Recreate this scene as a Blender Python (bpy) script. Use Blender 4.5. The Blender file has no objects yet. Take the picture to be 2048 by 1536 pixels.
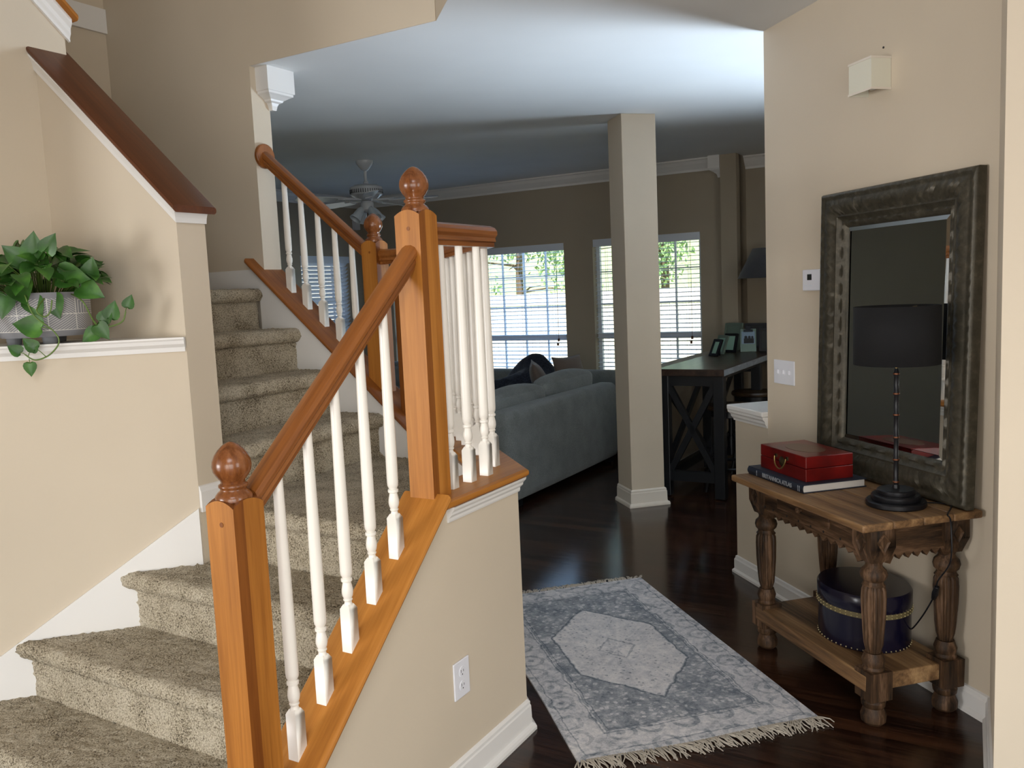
import bpy, bmesh, math, random
from mathutils import Vector, Matrix, Euler
random.seed(7)
S2 = 2 ** -.5
scene = bpy.context.scene
COL = scene.collection

# ---------------------------------------------------------------- camera
HC = 1.57
def make_camera():
    yaw, pi, ro = math.radians(14.5), math.radians(6.2), math.radians(-2.53)
    r0 = Vector((math.cos(yaw), -math.sin(yaw), 0)); f0 = Vector((math.sin(yaw), math.cos(yaw), 0))
    fwd = f0 * math.cos(pi) + Vector((0, 0, -math.sin(pi)))
    u0 = r0.cross(fwd)
    right = r0 * math.cos(ro) + u0 * math.sin(ro)
    up = -r0 * math.sin(ro) + u0 * math.cos(ro)
    m = Matrix((right, up, -fwd)).transposed().to_4x4()
    m.translation = Vector((0, 0, HC))
    cd = bpy.data.cameras.new('camera'); cd.sensor_width = 36; cd.lens = 1703 / 2048 * 36
    cd.clip_start = .02; cd.clip_end = 200
    co = bpy.data.objects.new('camera', cd); co.matrix_world = m; COL.objects.link(co)
    scene.camera = co
make_camera()

# ---------------------------------------------------------------- world, sun, exposure
vs = scene.view_settings
scene.display_settings.display_device = 'sRGB'
vs.view_transform = 'Standard'; vs.look = 'None'; vs.exposure = 0.0; vs.gamma = 1.0; vs.use_curve_mapping = False
w = bpy.data.worlds.new('sky'); scene.world = w; w.use_nodes = True
nt = w.node_tree; nt.nodes.clear()
wo = nt.nodes.new('ShaderNodeOutputWorld'); bg = nt.nodes.new('ShaderNodeBackground')
sk = nt.nodes.new('ShaderNodeTexSky'); sk.sky_type = 'NISHITA'; sk.sun_disc = False
sk.sun_elevation = math.radians(48); sk.sun_rotation = math.radians(200); sk.air_density = 1.3; sk.dust_density = 1.5
bg.inputs['Strength'].default_value = .26
nt.links.new(sk.outputs[0], bg.inputs['Color']); nt.links.new(bg.outputs[0], wo.inputs['Surface'])

def cw(c, w_, z=0.): return Vector(((c - w_) * S2, (c + w_) * S2, z))
sl = bpy.data.lights.new('sun', 'SUN'); sl.energy = 9.5; sl.angle = .01; sl.color = (1, .96, .88)
so = bpy.data.objects.new('sun', sl); COL.objects.link(so)
sd = (cw(.75, .35) + Vector((0, 0, -.95))).normalized()
so.rotation_euler = sd.to_track_quat('-Z', 'Y').to_euler(); so.location = (0, 0, 12)

def area(name, loc, aim, sx, sy, power, color, spread=180):
    l = bpy.data.lights.new(name, 'AREA'); l.shape = 'RECTANGLE'; l.size = sx; l.size_y = sy
    l.energy = power; l.color = color; l.spread = math.radians(spread)
    o = bpy.data.objects.new(name, l); COL.objects.link(o); o.location = loc
    o.rotation_euler = (Vector(aim) - Vector(loc)).to_track_quat('-Z', 'Y').to_euler()
    return o
# daylight through the glazed entrance (behind the camera): left leaf, right leaf, a window far to the left, then two added fills
area('front_door_daylight', (-2.0, -2.38, 1.12), (-1.2, 5, 1.5), 1.8, 2.0, 58, (1, .985, .965))
area('sidelight_daylight', (-.05, -2.38, 1.12), (0, 5, 1.5), 1.6, 2.0, 48, (.96, .98, 1))
area('dining_window_daylight', (-7.96, .3, 1.15), (2.2, 2.4, 1.2), 3.0, 1.9, 315, (.98, .985, 1))
area('hall_side_fill', (2.58, -.9, 1.4), (0, 2, 1.2), 1.6, 1.6, 50, (.97, .985, 1))  # added light with no window behind it, brightens the outlet wall
area('added_high_fill', (-.6, -2.27, 3.9), (.4, 2.6, .5), 2.0, 1.2, 20, (.9, .95, 1), 110)  # unseen high light added to lift the stair treads and rug
# added light on the unseen kitchen side, tilted up to brighten the hall ceiling
area('kitchen_ceiling_fill', (5.15, 4.2, .85), (1.9, 3.7, 2.9), 1.5, 1.5, 44, (.68, .83, 1), 66)
# daylight entering through the living room windows
area('living_window_daylight', tuple(cw(8.16, 5.15, 1.36)), tuple(cw(0, 5.15, 1.2)), 2.2, 1.36, 16, (.36, .62, 1))

# ---------------------------------------------------------------- materials
def lin(h):
    r = [int(h[i:i + 2], 16) / 255 for i in (0, 2, 4)]
    return tuple(((x + .055) / 1.055) ** 2.4 if x > .04045 else x / 12.92 for x in r) + (1,)
def newmat(name, col=(.8, .8, .8, 1), rough=.6, metal=0., spec=.5):
    m = bpy.data.materials.new(name); m.use_nodes = True
    b = m.node_tree.nodes['Principled BSDF']
    b.inputs['Base Color'].default_value = col if len(col) == 4 else tuple(col) + (1,)
    b.inputs['Roughness'].default_value = rough; b.inputs['Metallic'].default_value = metal
    b.inputs['Specular IOR Level'].default_value = spec
    return m, m.node_tree.nodes, m.node_tree.links, b
def N(nodes, t, **kw):
    n = nodes.new(t)
    for k, v in kw.items():
        if k in n.inputs: n.inputs[k].default_value = v
        else: setattr(n, k, v)
    return n
def ramp(nodes, stops):
    r = nodes.new('ShaderNodeValToRGB'); e = r.color_ramp.elements
    while len(e) < len(stops): e.new(.5)
    for i, (p, c) in enumerate(stops): e[i].position = p; e[i].color = tuple(c) if len(c) == 4 else tuple(c) + (1,)
    return r
def bump(nodes, links, b, src, strength=.3, dist=.01):
    bp = N(nodes, 'ShaderNodeBump', Strength=strength, Distance=dist)
    links.new(src, bp.inputs['Height']); links.new(bp.outputs[0], b.inputs['Normal'])
def paint(name, col, rough=.6, bs=.12, var=.03, scale=90):
    m, n, l, b = newmat(name, col, rough)
    t = N(n, 'ShaderNodeTexCoord'); z = N(n, 'ShaderNodeTexNoise', Scale=scale, Detail=3.)
    l.new(t.outputs['Object'], z.inputs['Vector'])
    bump(n, l, b, z.outputs['Fac'], bs, .002)
    z2 = N(n, 'ShaderNodeTexNoise', Scale=1.7, Detail=2.); l.new(t.outputs['Object'], z2.inputs['Vector'])
    c = col[:3]
    r = ramp(n, [(.3, [x * (1 - var) for x in c]), (.7, [min(1, x * (1 + var)) for x in c])])
    l.new(z2.outputs['Fac'], r.inputs['Fac']); l.new(r.outputs[0], b.inputs['Base Color'])
    return m
def wood(name, dark, mid, light, rough=.35, gs=18., stretch=.06, spec=.5, contrast=(.3, .5, .72), bstr=.08):
    m, n, l, b = newmat(name, mid, rough, 0, spec)
    a = N(n, 'ShaderNodeAttribute', attribute_name='gr')
    mp = N(n, 'ShaderNodeMapping'); mp.inputs['Scale'].default_value = (stretch, 1, 1)
    l.new(a.outputs['Vector'], mp.inputs['Vector'])
    z = N(n, 'ShaderNodeTexNoise', Scale=gs, Detail=5., Roughness=.6, Distortion=.6); l.new(mp.outputs[0], z.inputs['Vector'])
    z2 = N(n, 'ShaderNodeTexNoise', Scale=gs * 7, Detail=3., Roughness=.7); l.new(mp.outputs[0], z2.inputs['Vector'])
    mx = N(n, 'ShaderNodeMath', operation='MULTIPLY_ADD'); mx.inputs[1].default_value = .35
    sb = N(n, 'ShaderNodeMath', operation='SUBTRACT'); sb.inputs[1].default_value = .5
    l.new(z2.outputs['Fac'], sb.inputs[0]); l.new(sb.outputs[0], mx.inputs[0]); l.new(z.outputs['Fac'], mx.inputs[2])
    r = ramp(n, [(contrast[0], dark), (contrast[1], mid), (contrast[2], light)])
    l.new(mx.outputs[0], r.inputs['Fac']); l.new(r.outputs[0], b.inputs['Base Color'])
    bump(n, l, b, mx.outputs[0], bstr, .004)
    return m
M = {}
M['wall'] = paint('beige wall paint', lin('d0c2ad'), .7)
M['taupe'] = paint('wall paint darkened for shade', lin('a69a87'), .7)  # house wall paint made darker to stand in for the living room shade
M['ceil'] = paint('ceiling paint', lin('ebebe9'), .9, .05)
M['white'] = paint('white trim paint', lin('e6e3df'), .38, .04, .015)
M['offwhite'] = paint('cream trim paint', lin('e2d9cb'), .4, .04, .015)
M['baluster'] = paint('satin white baluster paint', lin('ece6dc'), .3, .02, .01)
M['oak'] = wood('honey maple', lin('8f571f'), lin('ad6f2d'), lin('c2833c'), .45, 14, .04, .3)
M['oakd'] = wood('darker honey maple', lin('6d3a12'), lin('834c1b'), lin('955a24'), .45, 14, .04, .3)
M['rail'] = wood('handrail wood', lin('6a3916'), lin('8d5424'), lin('a36531'), .3, 16, .04)
M['finial'] = wood('finial wood', lin('5e3317'), lin('7d4a26'), lin('97603a'), .22, 22, .25)
M['capd'] = wood('wall cap wood', lin('4a2510'), lin('5c3116'), lin('713f1f'), .35, 14, .05)
M['gravel'], *_ = newmat('dark recess', (.01, .01, .01, 1), .9)

def carpet_mat():
    m, n, l, b = newmat('beige frieze carpet', lin('8f826e'), .95, 0, .1)
    t = N(n, 'ShaderNodeTexCoord')
    v = N(n, 'ShaderNodeTexNoise', Scale=190., Detail=4., Roughness=.75); l.new(t.outputs['Object'], v.inputs['Vector'])
    v2 = N(n, 'ShaderNodeTexNoise', Scale=9., Detail=3.); l.new(t.outputs['Object'], v2.inputs['Vector'])
    ad = N(n, 'ShaderNodeMath', operation='MULTIPLY_ADD'); ad.inputs[1].default_value = .25
    l.new(v2.outputs['Fac'], ad.inputs[0]); l.new(v.outputs['Fac'], ad.inputs[2])
    r = ramp(n, [(.50, lin('54452f')), (.585, lin('c0b092')), (.72, lin('ebdfc8'))])
    l.new(ad.outputs[0], r.inputs['Fac']); l.new(r.outputs[0], b.inputs['Base Color'])
    b.inputs['Sheen Weight'].default_value = .15
    bump(n, l, b, v.outputs['Fac'], .9, .012)
    return m
M['carpet'] = carpet_mat()

def floor_mat():
    m, n, l, b = newmat('dark stained oak floor', (.03, .015, .01, 1), .22)
    t = N(n, 'ShaderNodeTexCoord'); mp = N(n, 'ShaderNodeMapping')
    mp.inputs['Rotation'].default_value = (0, 0, math.radians(-135))
    l.new(t.outputs['Object'], mp.inputs['Vector'])
    br = N(n, 'ShaderNodeTexBrick', offset=.37, offset_frequency=2); br.inputs['Scale'].default_value = 1
    br.inputs['Brick Width'].default_value = 1.1; br.inputs['Row Height'].default_value = .083
    br.inputs['Mortar Size'].default_value = .0011; br.inputs['Mortar Smooth'].default_value = .3; br.inputs['Bias'].default_value = 0
    br.inputs['Color1'].default_value = (.0, .0, .0, 1); br.inputs['Color2'].default_value = (1, 1, 1, 1); br.inputs['Mortar'].default_value = (0, 0, 0, 1)
    l.new(mp.outputs[0], br.inputs['Vector'])
    m2 = N(n, 'ShaderNodeMapping'); m2.inputs['Scale'].default_value = (.05, 1, 1); l.new(mp.outputs[0], m2.inputs['Vector'])
    z = N(n, 'ShaderNodeTexNoise', Scale=42., Detail=6., Roughness=.65, Distortion=1.2); l.new(m2.outputs[0], z.inputs['Vector'])
    sp = N(n, 'ShaderNodeSeparateColor'); l.new(br.outputs['Color'], sp.inputs[0])
    ad = N(n, 'ShaderNodeMath', operation='MULTIPLY_ADD'); ad.inputs[1].default_value = .30
    l.new(sp.outputs[0], ad.inputs[0]); l.new(z.outputs['Fac'], ad.inputs[2])
    r = ramp(n, [(.36, lin('120a07')), (.6, lin('2a1912')), (.95, lin('4d301f'))])
    l.new(ad.outputs[0], r.inputs['Fac'])
    mx = N(n, 'ShaderNodeMix', data_type='RGBA'); l.new(br.outputs['Fac'], mx.inputs[0]); l.new(r.outputs[0], mx.inputs[6]); mx.inputs[7].default_value = lin('0c0706')
    l.new(mx.outputs[2], b.inputs['Base Color'])
    rr = N(n, 'ShaderNodeMapRange'); rr.inputs[3].default_value = .09; rr.inputs[4].default_value = .24
    l.new(z.outputs['Fac'], rr.inputs[0]); l.new(rr.outputs[0], b.inputs['Roughness'])
    bump(n, l, b, z.outputs['Fac'], .12, .003)
    return m
M['floor'] = floor_mat()

def rug_mat():
    m, n, l, b = newmat('faded grey woven rug', (.5, .5, .5, 1), .95, 0, .1)
    t = N(n, 'ShaderNodeTexCoord')
    wn = N(n, 'ShaderNodeTexNoise', Scale=16., Detail=2.); l.new(t.outputs['Object'], wn.inputs['Vector'])
    wv = N(n, 'ShaderNodeVectorMath', operation='MULTIPLY_ADD'); wv.inputs[1].default_value = (.03, .03, 0); 
    l.new(wn.outputs['Color'], wv.inputs[0]); l.new(t.outputs['Object'], wv.inputs[2])
    ab = N(n, 'ShaderNodeVectorMath', operation='ABSOLUTE')
    s0 = N(n, 'ShaderNodeVectorMath', operation='SUBTRACT'); s0.inputs[1].default_value = (.015, .015, 0)
    l.new(wv.outputs[0], s0.inputs[0]); l.new(s0.outputs[0], ab.inputs[0])
    sx = N(n, 'ShaderNodeSeparateXYZ'); l.new(ab.outputs[0], sx.inputs[0])
    U, V = sx.outputs[0], sx.outputs[1]
    def mth(op, a, b_=None, c=None):
        q = N(n, 'ShaderNodeMath', operation=op)
        for i, x in enumerate((a, b_, c)):
            if x is None: continue
            if isinstance(x, (int, float)): q.inputs[i].default_value = x
            else: l.new(x, q.inputs[i])
        return q.outputs[0]
    def band(x, a, b_): return mth('MULTIPLY', mth('GREATER_THAN', x, a), mth('LESS_THAN', x, b_))
    # distance to the edge measured from outside: u edge .452, v edge .80
    edge = mth('MAXIMUM', mth('SUBTRACT', U, .452), mth('SUBTRACT', V, .798))      # negative inside
    line = mth('MAXIMUM', band(edge, -.145, -.138), mth('MAXIMUM', band(edge, -.035, -.029), band(edge, -.165, -.161)))
    infield = mth('LESS_THAN', edge, -.15)
    hexd = mth('MAXIMUM', mth('MULTIPLY', U, 1 / .235), mth('ADD', mth('MULTIPLY', U, 1 / .40), mth('MULTIPLY', V, 1 / .47)))
    med = mth('LESS_THAN', hexd, 1.0); medline = band(hexd, .985, 1.03)
    med2 = band(mth('ADD', mth('MULTIPLY', U, 1 / .085), mth('MULTIPLY', V, 1 / .11)), .9, 1.05)
    big = N(n, 'ShaderNodeTexNoise', Scale=9., Detail=4., Roughness=.7); l.new(t.outputs['Object'], big.inputs['Vector'])
    fine = N(n, 'ShaderNodeTexNoise', Scale=75., Detail=3., Roughness=.7); l.new(t.outputs['Object'], fine.inputs['Vector'])
    vo = N(n, 'ShaderNodeTexVoronoi', Scale=26., feature='DISTANCE_TO_EDGE'); l.new(wv.outputs[0], vo.inputs['Vector'])
    vo2 = N(n, 'ShaderNodeTexVoronoi', Scale=40.); l.new(wv.outputs[0], vo2.inputs['Vector'])
    vo5 = N(n, 'ShaderNodeTexVoronoi', Scale=7.5, Randomness=.25); l.new(wv.outputs[0], vo5.inputs['Vector'])
    vo3 = N(n, 'ShaderNodeTexVoronoi', Scale=7., feature='DISTANCE_TO_EDGE'); l.new(wv.outputs[0], vo3.inputs['Vector'])
    mid = N(n, 'ShaderNodeTexNoise', Scale=32., Detail=4., Roughness=.8); l.new(t.outputs['Object'], mid.inputs['Vector'])
    vo4 = N(n, 'ShaderNodeTexVoronoi', Scale=34.); l.new(wv.outputs[0], vo4.inputs['Vector'])
    base = mth('MULTIPLY_ADD', big.outputs['Fac'], 1.1, .14)                                         # border: light
    spots = mth('LESS_THAN', vo2.outputs['Distance'], .30)
    base = mth('SUBTRACT', base, mth('MULTIPLY', band(vo5.outputs['Distance'], .30, .42), .20))
    base = mth('SUBTRACT', base, mth('MULTIPLY', band(vo5.outputs['Distance'], .0, .12), .22))
    base = mth('SUBTRACT', base, mth('MULTIPLY', mth('LESS_THAN', vo.outputs['Distance'], .05), .08))
    fieldv = mth('ADD', mth('MULTIPLY_ADD', big.outputs['Fac'], 1.1, -.22), mth('MULTIPLY', mth('LESS_THAN', vo4.outputs['Distance'], mth('MULTIPLY', mid.outputs['Fac'], .62)), .24))
    medv = mth('SUBTRACT', mth('MULTIPLY_ADD', big.outputs['Fac'], .8, .36), mth('MULTIPLY', mth('LESS_THAN', vo2.outputs['Distance'], .22), .30))
    def mixv(f, a, b_): return mth('ADD', mth('MULTIPLY', mth('SUBTRACT', 1., f), a), mth('MULTIPLY', f, b_))
    val = mixv(infield, base, mixv(med, fieldv, medv))
    lines = mth('MAXIMUM', line, mth('MULTIPLY', infield, mth('MAXIMUM', medline, med2)))
    val = mth('SUBTRACT', val, mth('MULTIPLY', lines, mth('MULTIPLY', big.outputs['Fac'], .55)))
    val = mth('ADD', val, mth('ADD', mth('MULTIPLY_ADD', fine.outputs['Fac'], .6, -.30), mth('MULTIPLY_ADD', mid.outputs['Fac'], .9, -.45)))
    r = ramp(n, [(.05, lin('6d757f')), (.35, lin('989da4')), (.62, lin('c6c6ca')), (.95, lin('e6e3e2'))])
    l.new(val, r.inputs['Fac']); l.new(r.outputs[0], b.inputs['Base Color'])
    bump(n, l, b, fine.outputs['Fac'], .4, .004)
    return m
M['rug'] = rug_mat()
M['fringe'] = paint('cotton fringe', lin('b9b0a2'), .95, .3, .1, 60)

def rustic():
    m = wood('weathered carved wood', lin('1c130b'), lin('4a3421'), lin('80624a'), .6, 20, .10, .3, (.32, .52, .72), .6)
    n, l = m.node_tree.nodes, m.node_tree.links
    return m
M['rustic'] = rustic()
M['rusticl'] = wood('weathered table top wood', lin('33231480'[:6]), lin('7d5d3d'), lin('b08d62'), .5, 11, .05, .4, (.3, .5, .74), .45)
def frame_mat():
    m, n, l, b = newmat('antique pewter gilt frame', lin('4a463c'), .42, .35)
    t = N(n, 'ShaderNodeTexCoord'); z = N(n, 'ShaderNodeTexNoise', Scale=28., Detail=6., Roughness=.7); l.new(t.outputs['Object'], z.inputs['Vector'])
    r = ramp(n, [(.3, lin('39352b')), (.55, lin('4c473b')), (.8, lin('6d6656'))]); l.new(z.outputs['Fac'], r.inputs['Fac']); l.new(r.outputs[0], b.inputs['Base Color'])
    bump(n, l, b, z.outputs['Fac'], .35, .006)
    return m
M['frame'] = frame_mat()
M['mirror'], *_ = newmat('mirror glass', (.82, .84, .84, 1), .01, 1.)
M['black'], *_ = newmat('black metal', lin('17171b'), .38, .3)
M['bronze'], *_ = newmat('bronze ring', lin('6a3f26'), .4, .6)
M['shade'] = paint('black fabric shade', lin('0c0c0f'), .9, .2, .05, 300)
M['brass'], *_ = newmat('aged brass', lin('8a7444'), .38, .8)
M['brass2'], *_ = newmat('dark antique brass', lin('4d4330'), .4, .8)
def redbox():
    m, n, l, b = newmat('red lacquer', lin('7d1210'), .3)
    t = N(n, 'ShaderNodeTexCoord'); z = N(n, 'ShaderNodeTexNoise', Scale=9., Detail=5.); l.new(t.outputs['Object'], z.inputs['Vector'])
    r = ramp(n, [(.3, lin('470909')), (.6, lin('6f110f')), (.8, lin('861d17'))]); l.new(z.outputs['Fac'], r.inputs['Fac']); l.new(r.outputs[0], b.inputs['Base Color'])
    return m
M['red'] = redbox()
M['lid_motif'] = paint('worn painted motif', lin('6b4a38'), .35, .1, .35, 40)
M['navy'], *_ = newmat('navy book cloth', lin('1d2433'), .55)
M['silver'], *_ = newmat('silver lettering', lin('9aa0a8'), .4, .2)
M['pages'] = paint('book page edges', lin('cfc8c0'), .8, .3, .05, 400)
M['leather'], *_ = newmat('glossy navy leather', lin('121024'), .2)
M['plastic'], *_ = newmat('white plastic', lin('e4e4ea'), .35)
M['slot'], *_ = newmat('dark slot', lin('2a2a2a'), .6)
M['screen'], *_ = newmat('dark lcd', lin('202422'), .3)
M['sconce'] = paint('cream glass sconce', lin('dfdccb'), .45, .02, .01)
M['leaf'] = None
def leaf_mat(name, c1, c2, c3):
    m, n, l, b = newmat(name, c2, .38, 0, .5)
    t = N(n, 'ShaderNodeTexCoord'); z = N(n, 'ShaderNodeTexNoise', Scale=14., Detail=4.); l.new(t.outputs['Object'], z.inputs['Vector'])
    r = ramp(n, [(.3, c1), (.55, c2), (.75, c3)]); l.new(z.outputs['Fac'], r.inputs['Fac']); l.new(r.outputs[0], b.inputs['Base Color'])
    b.inputs['Subsurface Weight'].default_value = .0
    return m
M['leaf'] = leaf_mat('pothos leaf', lin('24451a'), lin('376423'), lin('578a30'))
M['vine'], *_ = newmat('pothos stem', lin('5f7a35'), .5)
M['soil'], *_ = newmat('potting soil', lin('1a130d'), .95)
def pot_mat():
    m, n, l, b = newmat('grey pot with white lines', lin('8d8d90'), .7)
    t = N(n, 'ShaderNodeTexCoord'); s = N(n, 'ShaderNodeSeparateXYZ'); l.new(t.outputs['Object'], s.inputs[0])
    def mth(op, a, b_=None, c=None):
        q = N(n, 'ShaderNodeMath', operation=op)
        for i, x in enumerate((a, b_, c)):
            if x is None: continue
            if isinstance(x, (int, float)): q.inputs[i].default_value = x
            else: l.new(x, q.inputs[i])
        return q.outputs[0]
    ang = mth('ARCTAN2', s.outputs[1], s.outputs[0])
    u = mth('MULTIPLY', ang, 5 / math.pi)                 # 18 panels round the pot
    z = mth('MULTIPLY', mth('SUBTRACT', s.outputs[2], .045), 1 / .056)
    cu = mth('FLOOR', u); fu = mth('FRACT', u); cz = mth('FLOOR', z); fz = mth('FRACT', z)
    par = mth('MODULO', mth('ADD', mth('ADD', cu, 40.), cz), 2.)
    wn = N(n, 'ShaderNodeTexWhiteNoise', noise_dimensions='2D'); cb = N(n, 'ShaderNodeCombineXYZ'); l.new(cu, cb.inputs[0]); l.new(cz, cb.inputs[1]); l.new(cb.outputs[0], wn.inputs['Vector'])
    flip = mth('GREATER_THAN', wn.outputs['Value'], .3)
    fu2 = mth('ADD', mth('MULTIPLY', par, fu), mth('MULTIPLY', mth('SUBTRACT', 1., par), mth('SUBTRACT', 1., fu)))
    d = mth('ADD', fu2, fz)
    e = mth('MAXIMUM', fu2, fz)
    pick = mth('ADD', mth('MULTIPLY', flip, d), mth('MULTIPLY', mth('SUBTRACT', 1., flip), e))
    stripe = mth('LESS_THAN', mth('FRACT', mth('MULTIPLY', pick, 7.)), .2)
    bord = mth('MAXIMUM', mth('LESS_THAN', fu, .03), mth('LESS_THAN', fz, .04))
    ins = mth('MULTIPLY', mth('GREATER_THAN', z, 0.), mth('LESS_THAN', z, 2.))
    mk = mth('MULTIPLY', mth('MAXIMUM', stripe, bord), ins)
    mx = N(n, 'ShaderNodeMix', data_type='RGBA'); l.new(mk, mx.inputs[0]); mx.inputs[6].default_value = lin('8b8b8f'); mx.inputs[7].default_value = lin('dcd9d2')
    l.new(mx.outputs[2], b.inputs['Base Color'])
    return m
M['pot'] = pot_mat()
M['potfoot'], *_ = newmat('grey pot foot', lin('6f7175'), .6)
def fabric(name, c, k=.8, sc=260, bs=.4):
    m, n, l, b = newmat(name, c, .92, 0, .15)
    t = N(n, 'ShaderNodeTexCoord'); z = N(n, 'ShaderNodeTexNoise', Scale=float(sc), Detail=3.); l.new(t.outputs['Object'], z.inputs['Vector'])
    z2 = N(n, 'ShaderNodeTexNoise', Scale=7., Detail=4.); l.new(t.outputs['Object'], z2.inputs['Vector'])
    ad = N(n, 'ShaderNodeMath', operation='MULTIPLY_ADD'); ad.inputs[1].default_value = .4; l.new(z2.outputs['Fac'], ad.inputs[0]); l.new(z.outputs['Fac'], ad.inputs[2])
    r = ramp(n, [(.5, [x * k for x in c[:3]]), (.9, [min(1, x / k) for x in c[:3]])]); l.new(ad.outputs[0], r.inputs['Fac']); l.new(r.outputs[0], b.inputs['Base Color'])
    b.inputs['Sheen Weight'].default_value = .25
    bump(n, l, b, z.outputs['Fac'], bs, .004)
    return m
M['sofa'] = fabric('grey sofa tweed', lin('7d8282'), .7)
M['throw'] = fabric('charcoal plush throw', lin('2b2f3a'), .6, 60, .9)
M['pillow'] = fabric('taupe velvet pillow', lin('6f6259'), .8)
M['bartop'] = wood('bar table top', lin('231a16'), lin('3a2b24'), lin('4d3b31'), .28, 12, .05)
M['barleg'], *_ = newmat('black painted wood', lin('15171b'), .35)
M['baredge'] = wood('bar table edge with painted sheen', lin('8e96a0'), lin('a5adb5'), lin('c0c6cc'), .3, 30, .3)  # pale blue tone holds the light reflected along the edge
M['seatwood'] = wood('dark stool seat', lin('2b1d12'), lin('40301f'), lin('5a452e'), .35, 14, .1)
M['fan'], *_ = newmat('white fan enamel', lin('c9ccd0'), .25)
M['fanglass'], *_ = newmat('frosted glass', lin('c3cbd2'), .3)
M['vinyl'], *_ = newmat('white vinyl window', lin('dfe3ea'), .4)
M['slat'], bn, bl, bb = newmat('white blind slat', lin('dde4ee'), .4)
def glass():
    m = bpy.data.materials.new('window glass'); m.use_nodes = True; n = m.node_tree.nodes; l = m.node_tree.links; n.clear()
    o = n.new('ShaderNodeOutputMaterial'); t = n.new('ShaderNodeBsdfTransparent'); g = n.new('ShaderNodeBsdfGlossy'); g.inputs['Roughness'].default_value = .02
    x = n.new('ShaderNodeMixShader'); x.inputs[0].default_value = .06; l.new(t.outputs[0], x.inputs[1]); l.new(g.outputs[0], x.inputs[2]); l.new(x.outputs[0], o.inputs[0])
    return m
M['glass'] = glass()
M['lawn'] = leaf_mat('lawn', lin('9bb07c'), lin('b5c592'), lin('d2dbb2')); M['lawn'].node_tree.nodes['Principled BSDF'].inputs['Roughness'].default_value = .9
M['fence'] = wood('pale weathered fence', lin('d6d0ca'), lin('e6e2de'), lin('f2f0ee'), .8, 8, .1)
M['bark'], *_ = newmat('tree bark', lin('6a5c4c'), .9)
M['treeleaf'] = leaf_mat('tree foliage', lin('5f8a58'), lin('98bb80'), lin('cfe0ae'))
M['photo'], *_ = newmat('photo print', lin('7f93a6'), .3)
M['photog'], *_ = newmat('green tinted photo glass', lin('8fb3a0'), .15)
M['framelight'], *_ = newmat('silver green frame', lin('6f7f72'), .35, .3)

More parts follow.
